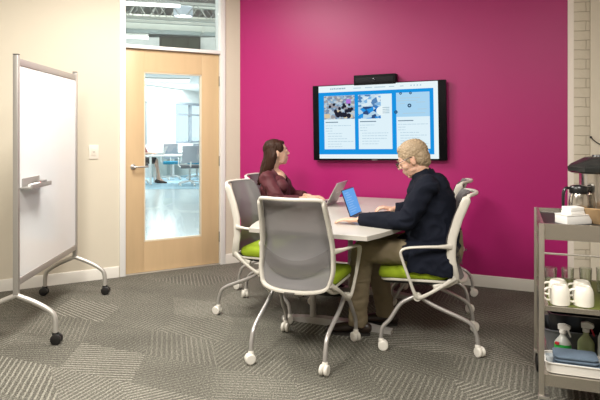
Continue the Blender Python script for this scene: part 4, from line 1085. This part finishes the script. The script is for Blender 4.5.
bm = bmesh.new(); loops(bm, [[(x * 0.5, y, 0) for x, y in rrect(0.12, 0.06, 0.01)], [(x * 0.9, y * 1.1, 0.035) for x, y in rrect(0.12, 0.06, 0.01)], [(x * 1.15 - 0.006, y * 1.25, 0.07 + 0.006 * math.sin(x * 90)) for x, y in rrect(0.12, 0.06, 0.01)], [(x * 1.05, y * 1.0, 0.062) for x, y in rrect(0.12, 0.06, 0.01)], [(x * 0.6, y * 0.7, 0.02) for x, y in rrect(0.12, 0.06, 0.01)]]); obj('packet', bm, kr, bp_)
# mugs, upside down
mugm = mat('mug_white', (0.80, 0.77, 0.68), 0.2)
def mug(label, x, y, rz):
    t = on_cart('coffee_mug', label, 'mug', x, y, 0.538, rz, group='white mugs upside down on the middle shelf')
    bm = bmesh.new(); lathe(bm, [(0.038, 0.004), (0.040, 0.0), (0.0445, 0.002), (0.045, 0.03), (0.043, 0.065), (0.036, 0.085), (0.030, 0.0905), (0.027, 0.0905), (0.026, 0.088), (0, 0.088), (0, 0.084), (0.034, 0.08), (0.041, 0.04), (0.0385, 0.004)], seg=32)
    obj('cup', bm, mugm, t)
    bm = bmesh.new(); tube(bm, [(-0.041, 0, 0.016), (-0.060, 0, 0.018), (-0.075, 0, 0.036), (-0.073, 0, 0.058), (-0.057, 0, 0.072), (-0.038, 0, 0.074)], [(0.008, 0.005)] * 6, n=4, side=(0, 1, 0), cap='round'); obj('handle', bm, mugm, t)
mug('front left of the four upside-down white mugs on the cart', 0.083, 0.060, 0.15)
mug('front right of the four upside-down white mugs on the cart', 0.186, 0.073, 0.25)
mug('back left of the four upside-down white mugs on the cart', 0.082, 0.165, 0.1)
mug('back right of the four upside-down white mugs on the cart', 0.189, 0.178, 0.2)
gg = glass('tumbler_glass', (0.95, 0.97, 0.94), 0.05)
for lab, x, y in (('clear tumbler behind the mugs, leftmost on the shelf', 0.055, 0.27), ('clear tumbler behind the mugs, second from the left', 0.135, 0.28), ('clear tumbler behind the mugs, third from the left', 0.22, 0.31), ('clear tumbler behind the mugs, rightmost in view', 0.30, 0.34), ):
    t = on_cart('drinking_glass', lab, 'glass', x, y, 0.538, group='clear tumblers on the middle shelf')
    bm = bmesh.new(); lathe(bm, [(0, 0), (0.023, 0), (0.025, 0.004), (0.030, 0.125), (0.0288, 0.125), (0.0238, 0.008), (0, 0.008)], seg=24); obj('tumbler', bm, gg, t)
# bottom shelf
tr = on_cart('plastic_tray', 'shallow white plastic tray on the bottom shelf of the cart', 'tray', 0.150, 0.105, 0.2185)
bm = bmesh.new(); tub(bm, 0.265, 0.165, 0.045, 0.03, taper=0.95, t=0.004, rim=0.004); obj('tray_shell', bm, mat('white_plastic', (0.74, 0.72, 0.67), 0.4), tr)
cl_ = mat('blue_grey_cloth', (0.10, 0.14, 0.19), 0.95, bump=0.8, bscale=220, var=0.15, vscale=30)
rnd = random.Random(12); zz = 0.2235
for k in range(5):
    th = 0.0125
    lab = ['bottom blue-grey microfibre cloth in the white tray stack', 'second blue-grey cloth from the bottom of the stack in the tray', 'third blue-grey cloth from the bottom of the stack in the tray', 'fourth blue-grey cloth of the stack, just below the top one', 'topmost blue-grey cloth of the stack in the white tray'][k]
    t = on_cart('folded_cloth', lab, 'cloth', 0.155 + rnd.uniform(-0.004, 0.004), 0.1, zz, rz=rnd.uniform(-0.03, 0.03), group='folded blue-grey cloths in the white tray')
    bm = bmesh.new(); ls = []
    w_, d_ = 0.205 + rnd.uniform(-0.015, 0.01), 0.125 + rnd.uniform(-0.008, 0.008)
    for kk, z in ((0.94, 0.0), (1, 0.004), (1.0, 0.011), (0.95, th), (0.6, th + 0.001)):
        ls.append([(x * kk * (1 + 0.03 * noise.noise(V((x * 30, y * 30, k)))), y * kk, z + (0.003 * noise.noise(V((x * 25, y * 25, k + 5))) if z > 0.002 else 0)) for x, y in rrect(w_, d_, 0.02, 6)])
    loops(bm, ls); obj('fold', bm, cl_, t, ang=70); zz += th + 0.0025
def spray(label, x, y, liquid, head_m, trig_m, h, label_m=None, rz=PI, red=None):
    t = on_cart('spray_bottle', label, 'spray bottle', x, y, 0.2185, rz)
    bm = bmesh.new(); lathe(bm, [(0, 0), (0.036, 0), (0.039, 0.006), (0.039, 0.092), (0.034, 0.105), (0.018, 0.128), (0.013, 0.135), (0.013, 0.15), (0, 0.15)], seg=28, sy=0.75); bt = obj('bottle', bm, liquid, t)
    if label_m:
        bm = bmesh.new(); lathe(bm, [(0.0392, 0.03), (0.0397, 0.03), (0.0397, 0.09), (0.0392, 0.09)], seg=28, sy=0.76); obj('bottle_label', bm, label_m, bt)
        bm = bmesh.new(); box(bm, (-0.030, -0.0325, 0.088), (-0.010, -0.0205, 0.102), 0.001); obj('label_spot', bm, red, bt)
    bm = bmesh.new(); k = h / 0.19
    lathe(bm, [(0, 0.1502), (0.016, 0.1502), (0.016, 0.168), (0.011, 0.172), (0, 0.172)], seg=18)
    prism(bm, [(-0.020, 0.170), (0.030, 0.172), (0.036, 0.180), (0.034, 0.193), (0.005, 0.203), (-0.022, 0.196)], -0.011, 0.011, 'y'); hd = obj('sprayer_head', bm, head_m, t)
    bm = bmesh.new(); tube(bm, [(0.022, 0, 0.172), (0.030, 0, 0.155), (0.036, 0, 0.135)], [(0.008, 0.004), (0.008, 0.004), (0.006, 0.003)], n=3, side=(0, 1, 0), cap='round'); obj('trigger', bm, trig_m, hd); t.scale = (1, 1, h / 0.2)
wp = MATS['white_plastic']; redp = mat('red_plastic', (0.45, 0.02, 0.03), 0.35)
spray('white-headed spray bottle with a green label on the bottom shelf', 0.108, 0.225, mat('cloudy_plastic', (0.42, 0.43, 0.40), 0.3), wp, wp, 0.175, mat('green_label', (0.02, 0.33, 0.05), 0.4), rz=-0.3, red=redp)
spray('spray bottle of pale green liquid with a red trigger on the bottom shelf', 0.215, 0.245, mat('green_liquid', (0.25, 0.29, 0.14), 0.25), mat('grey_plastic', (0.5, 0.49, 0.45), 0.4), redp, 0.19, rz=-0.2)
wbt = on_cart('detergent_bottle', 'white squeeze bottle at the right end of the bottom shelf in view', 'bottle', 0.300, 0.215, 0.2185)
bm = bmesh.new(); lathe(bm, [(0, 0), (0.034, 0), (0.037, 0.006), (0.037, 0.13), (0.028, 0.155), (0.014, 0.165), (0, 0.165)], seg=24, sy=0.75); obj('bottle', bm, mat('pale_bottle', (0.5, 0.52, 0.48), 0.35), wbt)
bm = bmesh.new(); lathe(bm, [(0, 0.1652), (0.015, 0.1652), (0.013, 0.188), (0.006, 0.205), (0, 0.205)], seg=16); obj('cap', bm, wp, wbt)
cp = on_cart('plastic_cup', 'small pale cup lying in the left end of the white tray', 'cup', 0.045, 0.095, 0.224)
bm = bmesh.new(); lathe(bm, [(0, 0), (0.018, 0), (0.024, 0.055), (0.0225, 0.055), (0.017, 0.002), (0, 0.002)], seg=20, M=Matrix.Translation((0, 0, 0.0))); obj('cup_wall', bm, mat('pale_blue_plastic', (0.48, 0.52, 0.54), 0.4), cp)
g1 = on_cart('storage_tub', 'grey plastic tub behind the spray bottles on the bottom shelf', 'tub', 0.205, 0.42, 0.2185)
bm = bmesh.new(); tub(bm, 0.37, 0.27, 0.115, 0.05, taper=0.86, rim=0.008); obj('tub_shell', bm, mat('slate_plastic', (0.10, 0.105, 0.115), 0.45), g1)
g2 = on_cart('storage_bin', 'tall black bin stacked inside the grey tub', 'bin', 0.205, 0.42, 0.2235)
bm = bmesh.new(); tub(bm, 0.31, 0.21, 0.185, 0.04, taper=0.9, rim=0.006); obj('bin_shell', bm, blackp, g2)
g3 = on_cart('storage_bin', 'black bin at the right end of the bottom shelf', 'bin', 0.62, 0.28, 0.2185)
bm = bmesh.new(); tub(bm, 0.42, 0.36, 0.2, 0.04, taper=0.9, rim=0.006); obj('bin_shell', bm, blackp, g3)
# cable on the wall behind the cart
cbt = thing('wall_cable', 'thin black cord hanging on the painted wall above the cart', 'cable'); cbt.matrix_world = MR
bm = bmesh.new(); tube(bm, [(0.130, -0.02, 1.305), (0.14, -0.024, 1.287), (0.19, -0.024, 1.25), (0.28, -0.026, 1.21), (0.36, -0.03, 1.16)], 0.004, seg=8, n=4, cap='round'); obj('wire', bm, blackp, cbt)
bm = bmesh.new(); box(bm, (0.122, -0.014, 1.298), (0.136, 0.0, 1.314), 0.002); obj('cord_clip', bm, blackp, cbt)
# ------------------------------------------------------------------ the open office beyond the door
bm = bmesh.new()
A = C0 + DL * 3.0 + NL * WT; B = C0 + DL * -0.0 + NL * WT
pl = [A, V((-12, A.y, 0)), V((-12, 26, 0)), V((2.5, 26, 0)), V((2.5, B.y + 0.3, 0)), B + V((0.2, 0.1, 0))]
prism(bm, [(p.x, p.y) for p in reversed(pl)], -0.05, -0.001, 'z')
struct('floor_office', bm, mat('polished_concrete', (0.60, 0.66, 0.66), 0.15, spec=0.6))
bm = bmesh.new(); prism(bm, [(-10.5, 12.9), (-1.5, 13.6), (-1.5, 25), (-10.5, 25)], 0.0, 0.008, 'z'); o = obj('office_carpet', bm, mat('blue_carpet', (0.34, 0.50, 0.58), 0.9, var=0.3, vscale=3)); o['kind'] = 'structure'; o.name = 'floor_office_carpet'
P0 = V((-3.94, 18.0, 0)); DW = V((0.308, 0.951, 0)).normalized(); NWv = V((-DW.y, DW.x, 0)); MW = frame(P0, DW, NWv)
# far wall with two window openings
w1 = (-2.35, -1.42); w2 = (0.15, 2.15); WZ0, WZ1 = 0.95, 2.27; CZ = 2.68
bm = bmesh.new()
box(bm, (-5.5, 0, 0), (w1[0], 0.2, CZ)); box(bm, (w1[1], 0, 0), (w2[0], 0.2, CZ)); box(bm, (w2[1], 0, 0), (6.5, 0.2, CZ))
for a, b in (w1, w2): box(bm, (a, 0, 0), (b, 0.2, WZ0)); box(bm, (a, 0, WZ1), (b, 0.2, CZ))
o = struct('wall_office_far', bm, mat('office_white', (0.74, 0.76, 0.74), 0.7)); o.matrix_world = MW
frm = mat('window_frame_grey', (0.30, 0.35, 0.40), 0.5)
for i, (a, b) in enumerate((w1, w2)):
    bm = bmesh.new()
    for x in (a + 0.03, (a + b) / 2 + 0.1, b - 0.03): box(bm, (x - 0.035, 0.05, WZ0), (x + 0.035, 0.14, WZ1))
    for z in (WZ0 + 0.03, 1.88, WZ1 - 0.03): box(bm, (a, 0.05, z - 0.025), (b, 0.14, z + 0.025))
    box(bm, (a, 0.0, WZ1 - 0.08), (b, 0.05, WZ1))
    o = struct('window_%d' % (i + 2), bm, frm); o.matrix_world = MW
    bm = bmesh.new(); box(bm, (a, 0.09, WZ0), (b, 0.096, WZ1)); g = obj('window_glass', bm, glass('clear_glass'), o)
# dropped white ceiling there, deck above, outer walls
bm = bmesh.new(); box(bm, (-11, 11.0, CZ), (2.4, 25, CZ + 0.1)); box(bm, (-11, 10.9, CZ), (2.4, 11.0, CZ + 0.43)); struct('ceiling_office', bm, mat('office_ceiling', (0.82, 0.83, 0.82), 0.8))
DK = 4.15
bm = bmesh.new(); prism(bm, [(p.x, p.y) for p in reversed(pl)], DK, DK + 0.1, 'z'); struct('ceiling_deck', bm, mat('deck_grey', (0.60, 0.61, 0.56), 0.7, var=0.25, vscale=4, stretch=(0.3, 3, 1)))
bm = bmesh.new(); box(bm, (2.5, B.y, 0), (2.6, 26, DK)); struct('wall_office_right', bm, MATS['office_white'])
bm = bmesh.new(); box(bm, (-12, A.y - 0.1, 0), (A.x, A.y, DK)); struct('wall_office_near', bm, MATS['office_white'])
bm = bmesh.new(); box(bm, (0, 0.0, CEIL + 0.05), (3.75, WT, DK)); o = struct('wall_left_upper', bm, MATS['office_white']); o.matrix_world = ML
bm = bmesh.new(); box(bm, (-0.02, 0.0, 0), (3.6, WT, DK)); o = struct('wall_office_side', bm, MATS['office_white']); o.matrix_world = frame(C0 + NM * 0.13, DM, NM)
# trusses: chords and webs
trm = mat('truss_grey', (0.50, 0.51, 0.46), 0.6)
wires = mat('truss_dark', (0.26, 0.27, 0.25), 0.6)
tdir = V((0.96, 0.28, 0)).normalized(); tn = V((-tdir.y, tdir.x, 0))
for k, (dy, z0, z1) in enumerate(((7.7, 2.84, 3.06), (8.5, 2.93, 3.18), (9.9, 3.22, 3.50), (10.7, 3.42, 3.80))):
    t = thing('roof_truss', ['open-web roof truss beyond the transom, nearest the door', 'open-web roof truss beyond the transom, second from the door', 'open-web roof truss beyond the transom, third from the door', 'open-web roof truss beyond the transom, farthest from the door'][k], 'truss', group='roof trusses in the open office'); t.matrix_world = frame(V((-2.1, dy, 0)), tdir, tn)
    bm = bmesh.new(); box(bm, (-5, -0.035, z0), (4, 0.035, z0 + 0.035)); obj('bottom_chord', bm, trm, t)
    bm = bmesh.new(); box(bm, (-5, -0.035, z1), (4, 0.035, z1 + 0.035)); obj('top_chord', bm, trm, t)
    bm = bmesh.new(); x = -4.9; up_ = True; pts = []
    while x < 3.95: pts.append((x, 0, z0 + 0.02 if up_ else z1 + 0.02)); x += 0.17; up_ = not up_
    tube(bm, pts, 0.009, seg=6); obj('web_bars', bm, wires, t)
# duct
dt = thing('air_duct', 'pale grey horizontal air duct beyond the transom window', 'duct'); dt.matrix_world = frame(V((-2.1, 9.3, 3.03)), tdir, tn)
bm = bmesh.new(); box(bm, (-5, -0.2, -0.10), (4, 0.2, 0.06), 0.02); obj('duct_shell', bm, mat('duct_grey', (0.55, 0.57, 0.52), 0.5), dt)
bm = bmesh.new()
box(bm, (-3.0, -0.21, -0.11), (-2.96, 0.21, 0.07)); obj('duct_seam', bm, trm, dt)
bm = bmesh.new(); box(bm, (0.5, -0.21, -0.11), (0.54, 0.21, 0.07)); obj('duct_seam', bm, trm, dt)
lamp_e = emat('lamp_white', (1.0, 0.99, 0.96), 4.0)
def striplight(label, c, d, L_, w=0.16):
    t = thing('strip_light', label, 'light fixture', group='strip lights in the open office'); d = V(d).normalized(); t.matrix_world = frame(V(c), d, V((-d.y, d.x, 0)))
    bm = bmesh.new(); box(bm, (-L_ / 2, -w / 2 - 0.01, 0.032), (L_ / 2, w / 2 + 0.01, 0.07)); obj('housing', bm, white_paint, t)
    bm = bmesh.new(); box(bm, (-L_ / 2, -w / 2, 0), (L_ / 2, w / 2, 0.0318), 0.004); obj('diffuser', bm, lamp_e, t)
striplight('long bright strip light beyond the top left of the transom', (-2.05, 6.95, 2.865), (0.97, 0.24, 0), 1.2, 0.06)
striplight('shorter strip light beyond the lower left corner of the transom', (-3.05, 10.2, 2.99), (0.97, 0.24, 0), 0.75, 0.14)
striplight('strip light on the white ceiling beyond the door glass', (-3.6, 14.6, CZ - 0.072), (0.97, 0.24, 0), 1.6, 0.3)
pn = thing('pendant_light', 'small blue-grey pendant light hanging beyond the transom window', 'light fixture', (-1.70, 8.45, 3.02))
bm = bmesh.new(); lathe(bm, [(0.13, 0.0), (0.14, 0.0), (0.14, 0.13), (0.10, 0.16), (0.02, 0.17), (0, 0.17), (0, 0.16), (0.09, 0.15), (0.13, 0.12)], seg=20); obj('lamp_shade', bm, mat('pendant_blue_grey', (0.45, 0.5, 0.56), 0.4), pn)
bm = bmesh.new(); lathe(bm, [(0, 0.01), (0.125, 0.01), (0.125, 0.03), (0, 0.03)], seg=20); obj('diffuser', bm, lamp_e, pn)
bm = bmesh.new(); tube(bm, [(0, 0, 0.17), (0, 0, 1.1)], 0.008, seg=6); obj('stem', bm, wires, pn)
# dark clerestory panels above the dropped ceiling
cst = thing('clerestory_window', 'row of dark window panes high up beyond the transom', 'window'); cst.matrix_world = frame(V((-2.55, 10.6, 2.85)), V((0.995, 0.1, 0)).normalized(), V((-0.1, 0.995, 0)).normalized())
bm = bmesh.new(); box(bm, (-0.02, 0, -0.05), (0.72, 0.04, 0.02)); box(bm, (-0.02, 0, 0.21), (0.72, 0.04, 0.235)); 
for x in (-0.02, 0.22, 0.46, 0.70): box(bm, (x, 0, 0), (x + 0.02, 0.04, 0.22))
obj('frame', bm, mat('dark_frame', (0.05, 0.05, 0.045), 0.5), cst)
for x in (0.0, 0.24, 0.48):
    bm = bmesh.new(); box(bm, (x, 0.02, 0.02), (x + 0.22, 0.03, 0.21)); obj('pane', bm, mat('dark_pane', (0.07, 0.075, 0.06), 0.3), cst)

# furniture seen through the glass
def otable(label, c, d, L_, w, grp='work tables in the open office'):
    t = thing('work_table', label, 'table', group=grp); d = V(d).normalized(); t.matrix_world = frame(V(c), d, V((-d.y, d.x, 0)))
    bm = bmesh.new(); box(bm, (-L_ / 2, -w / 2, 0.70), (L_ / 2, w / 2, 0.735), 0.004); obj('tabletop', bm, white_paint, t)
    for sx in (-1, 1):
        for sy in (-1, 1):
            bm = bmesh.new(); tube(bm, [(sx * (L_ / 2 - 0.04), sy * (w / 2 - 0.05), 0.7), (sx * (L_ / 2 - 0.04), sy * (w / 2 - 0.05), 0.0)], 0.028, seg=10); obj('leg', bm, white_paint, t)
otable('white work table nearest the door glass in the open office', (-3.05, 14.85, 0.008), (0.99, 0.1, 0), 1.5, 0.75)
otable('white work table behind the nearest one in the open office', (-2.9, 17.0, 0.008), (0.99, 0.1, 0), 1.6, 0.75)
def ochair(label, c, f, blue):
    t = thing('swivel_chair', label, 'chair', group='swivel chairs in the open office'); t.location = c; t.rotation_euler = (0, 0, rz_of(f))
    bm = bmesh.new(); loops(bm, [[(x, y, 0.43) for x, y in rrect(0.44, 0.44, 0.08)], [(x * 1.03, y * 1.03, 0.46) for x, y in rrect(0.44, 0.44, 0.08)], [(x * 0.95, y * 0.95, 0.50) for x, y in rrect(0.44, 0.44, 0.08)]]); obj('seat', bm, blue, t)
    bm = bmesh.new(); g = []
    for j_ in range(7):
        z = 0.56 + 0.42 * j_ / 6; g.append([(-0.2 + 0.4 * i / 6, -0.2 - 0.03 * (j_ / 6) - 0.04 * (1 - (i / 3 - 1) ** 2), z) for i in range(7)])
    fr_ = [[bm.verts.new(V(p)) for p in r] for r in g]; bk = [[bm.verts.new(V(p) + V((0, -0.02, 0))) for p in r] for r in g]
    for j_ in range(6):
        for i in range(6):
            bm.faces.new((fr_[j_][i], fr_[j_][i + 1], fr_[j_ + 1][i + 1], fr_[j_ + 1][i])); bm.faces.new((bk[j_][i], bk[j_ + 1][i], bk[j_ + 1][i + 1], bk[j_][i + 1]))
    for i in range(6):
        bm.faces.new((fr_[0][i], bk[0][i], bk[0][i + 1], fr_[0][i + 1])); bm.faces.new((fr_[6][i], fr_[6][i + 1], bk[6][i + 1], bk[6][i]))
        bm.faces.new((fr_[i][0], fr_[i + 1][0], bk[i + 1][0], bk[i][0])); bm.faces.new((fr_[i][6], bk[i][6], bk[i + 1][6], fr_[i + 1][6]))
    obj('backrest', bm, mat('office_mesh_grey', (0.35, 0.37, 0.4), 0.6), t)
    bm = bmesh.new(); tube(bm, [(0, -0.05, 0.42), (0, -0.2, 0.45), (0, -0.26, 0.6)], 0.02, n=3, seg=8); obj('back_bracket', bm, white_paint, t)
    bm = bmesh.new(); tube(bm, [(0, 0, 0.43), (0, 0, 0.1)], 0.028, seg=10); obj('column', bm, steel, t)
    for q in range(5):
        a = 2 * PI * q / 5; bm = bmesh.new(); tube(bm, [(0, 0, 0.11), (0.29 * math.cos(a), 0.29 * math.sin(a), 0.07)], [0.024, 0.014], seg=8); l = obj('leg', bm, white_paint, t)
        bm = bmesh.new(); ell(bm, (0.29 * math.cos(a), 0.29 * math.sin(a), 0.03), (0.03, 0.03, 0.03), sub=2); obj('caster', bm, white_paint, l)
    for s in (-1, 1):
        bm = bmesh.new(); tube(bm, [(s * 0.2, -0.1, 0.45), (s * 0.27, -0.05, 0.5), (s * 0.27, -0.05, 0.66), (s * 0.27, 0.15, 0.67)], 0.015, seg=8, n=3); obj('armrest', bm, white_paint, t)
teal = mat('teal_seat', (0.01, 0.22, 0.34), 0.8); greyc = mat('office_seat_grey', (0.12, 0.12, 0.13), 0.8)
ochair('grey swivel chair at the right of the near work table beyond the glass', (-2.72, 14.3, 0.008), (-0.3, 1), greyc)
ochair('teal-seated swivel chair between the tables, left one beyond the glass', (-3.55, 16.0, 0.008), (0.3, -1), teal)
ochair('teal-seated swivel chair between the tables, right one beyond the glass', (-2.85, 16.05, 0.008), (-0.2, -1), teal)
# low storage along the windows
ls_ = thing('low_cabinet', 'long low grey-topped cabinet under the far office windows', 'cabinet'); ls_.matrix_world = MW
bm = bmesh.new(); box(bm, (-1.3, -0.55, 0), (2.6, -0.02, 0.7)); obj('body', bm, mat('cabinet_grey', (0.42, 0.45, 0.42), 0.6), ls_)
bm = bmesh.new(); box(bm, (-1.32, -0.58, 0.7), (2.62, -0.02, 0.74), 0.004); obj('cabinet_top', bm, white_paint, ls_)
# seated person at the far left behind the glass
jo = dict(fem=True, hk=0.93, neck=(-4.12, 14.95, 1.04), pelvis=(-4.17, 14.95, 0.60), head=(-4.10, 14.95, 1.19), face=(1, 0, 0), pitch=-0.2,
          sl=(-4.12, 15.11, 0.98), sr=(-4.12, 14.79, 0.98), el=(-4.0, 15.13, 0.77), wl=(-3.82, 15.05, 0.77), er=(-4.0, 14.77, 0.77), wr=(-3.82, 14.85, 0.77),
          hl=(-4.14, 15.03, 0.59), hr=(-4.14, 14.87, 0.59), kl=(-3.72, 15.03, 0.60), kr=(-3.70, 14.87, 0.57), al=(-3.68, 15.03, 0.16), ar=(-3.60, 14.87, 0.13), toe=(1, 0, 0),
          handl=((1, -0.1, -0.05), (0, 0, -1), (0, -1, 0), 0.4), handr=((1, 0.1, -0.05), (0, 0, -1), (0, 1, 0), 0.4))
pf, Mi, Mh, ax = person('person', 'person in a rose-coloured top sitting in the far office, half behind the door', (-4.17, 14.95, 0), jo, skin_w, 'o', voxel=0.009)
rose = mat('rose_cotton', (0.42, 0.10, 0.10), 0.8)
bm = bmesh.new(); N_, P_ = V(jo['neck']), V(jo['pelvis']); up = N_ - P_
tube(bm, [P_ + V((0, 0, -0.05)), P_ + up * 0.3, P_ + up * 0.7, N_ - up * 0.14, N_ - up * 0.05], [(0.16, 0.12), (0.145, 0.12), (0.16, 0.125), (0.14, 0.09), (0.07, 0.06)], seg=20, n=3, side=ax, cap='round')
for s, e_ in (('sl', 'el'), ('sr', 'er')): tube(bm, [N_ - up * 0.13, V(jo[s]), V(jo[e_])], [0.055, 0.06, 0.05], seg=12, cap='round')
remesh('blouse', bm, 0.01, rose, pf, Mi, folds=0.01, fscale=8)
bm = bmesh.new()
for h, k_ in (('hl', 'kl'), ('hr', 'kr')): tube(bm, [V(jo[h]), V(jo[k_]) + V((-0.05, 0, 0))], [0.088, 0.07], seg=14, cap='round')
tube(bm, [P_ + V((0, 0, -0.03)), P_ + V((0, 0, 0.06))], [(0.15, 0.12), (0.14, 0.11)], seg=16, side=ax, cap='round')
remesh('skirt', bm, 0.012, mat('dark_skirt', (0.03, 0.03, 0.035), 0.8), pf, Mi)
for a in ('al', 'ar'): shoe(jo[a], jo['toe'], pf, Mi, shoe_m, 0.9)
bm = bmesh.new(); R3 = Mh.to_3x3()
HW((0, -0.026, 0.040), (0.082, 0.090, 0.078)); HW((0, -0.055, -0.02), (0.074, 0.056, 0.09)); HW((0, -0.06, -0.1), (0.06, 0.04, 0.08)); remesh('hair', bm, 0.008, hair_w, pf, Mi)
ochair('swivel chair under the person in the rose-coloured top', (-4.17, 14.95, 0.008), (1, 0), greyc)
lp, M3, lid3, _ = laptop('open laptop on the near work table beyond the door glass', (-3.52, 14.93, 0.743), (0.0, -1.0, 0), 0.31, 0.21, 0.2, math.radians(22), silver, emat('screen_soft', (0.5, 0.62, 0.75), 0.8))
# daylight and lamps of the open office, plus an added upward fill
def area2(loc, sx, sy, power, col, rot=(0, 0, 0)):
    l = bpy.data.lights.new('office_lamp_and_fill', 'AREA'); l.energy = power; l.color = col; l.shape = 'RECTANGLE'; l.size = sx; l.size_y = sy
    o = bpy.data.objects.new('office_lamp_and_fill', l); C.objects.link(o); o.location = loc; o.rotation_euler = rot
area2((-3.1, 17.0, CZ - 0.05), 4, 3, 330, (0.93, 0.98, 1.0))
area2((-2.3, 9.6, 3.3), 3.0, 1.5, 60, (1, 1, 0.95), rot=(PI, 0, 0))  # added fill pointing up to brighten the deck, not a fixture of the office
area2((-2.3, 8.2, DK - 0.1), 3.5, 2.2, 110, (0.98, 1.0, 0.96))
area2((-3.4, 12.3, CZ - 0.05), 3, 1.2, 80, (0.93, 0.98, 1.0))
# ------------------------------------------------------------------ lights, world, camera
def area(name, loc, size, power, col=(1, 0.955, 0.89), rot=(0, 0, 0), sy=None):
    l = bpy.data.lights.new(name, 'AREA'); l.energy = power; l.color = col; l.shape = 'RECTANGLE'; l.size = size; l.size_y = sy or size
    o = bpy.data.objects.new(name, l); C.objects.link(o); o.location = loc; o.rotation_euler = rot; return o
area('ceiling_lamp', (-1.0, 4.1, 2.9), 0.6, 88, sy=1.2)
area('ceiling_lamp', (-1.2, 1.6, 2.9), 0.6, 140, sy=1.2)
area('ceiling_lamp', (0.8, 1.1, 2.9), 0.6, 86, sy=1.2)
wd = bpy.data.worlds.new('world'); bpy.context.scene.world = wd; wd.use_nodes = True
bg = wd.node_tree.nodes['Background']; bg.inputs[0].default_value = (0.75, 0.88, 1.0, 1); bg.inputs[1].default_value = 2.2
cam = bpy.data.cameras.new('camera'); co = bpy.data.objects.new('camera', cam); C.objects.link(co)
co.location = (0, 0, CAMZ); co.rotation_euler = (PI / 2, 0, 0)
cam.sensor_width = 36; cam.lens = F_PX / 600 * 36; cam.shift_y = -(200 - HY) / 600; cam.clip_start = 0.02
sc = bpy.context.scene; sc.camera = co
vs = sc.view_settings; vs.view_transform = 'Standard'; vs.look = 'None'; vs.exposure = 0.0; vs.gamma = 1.0; vs.use_curve_mapping = False
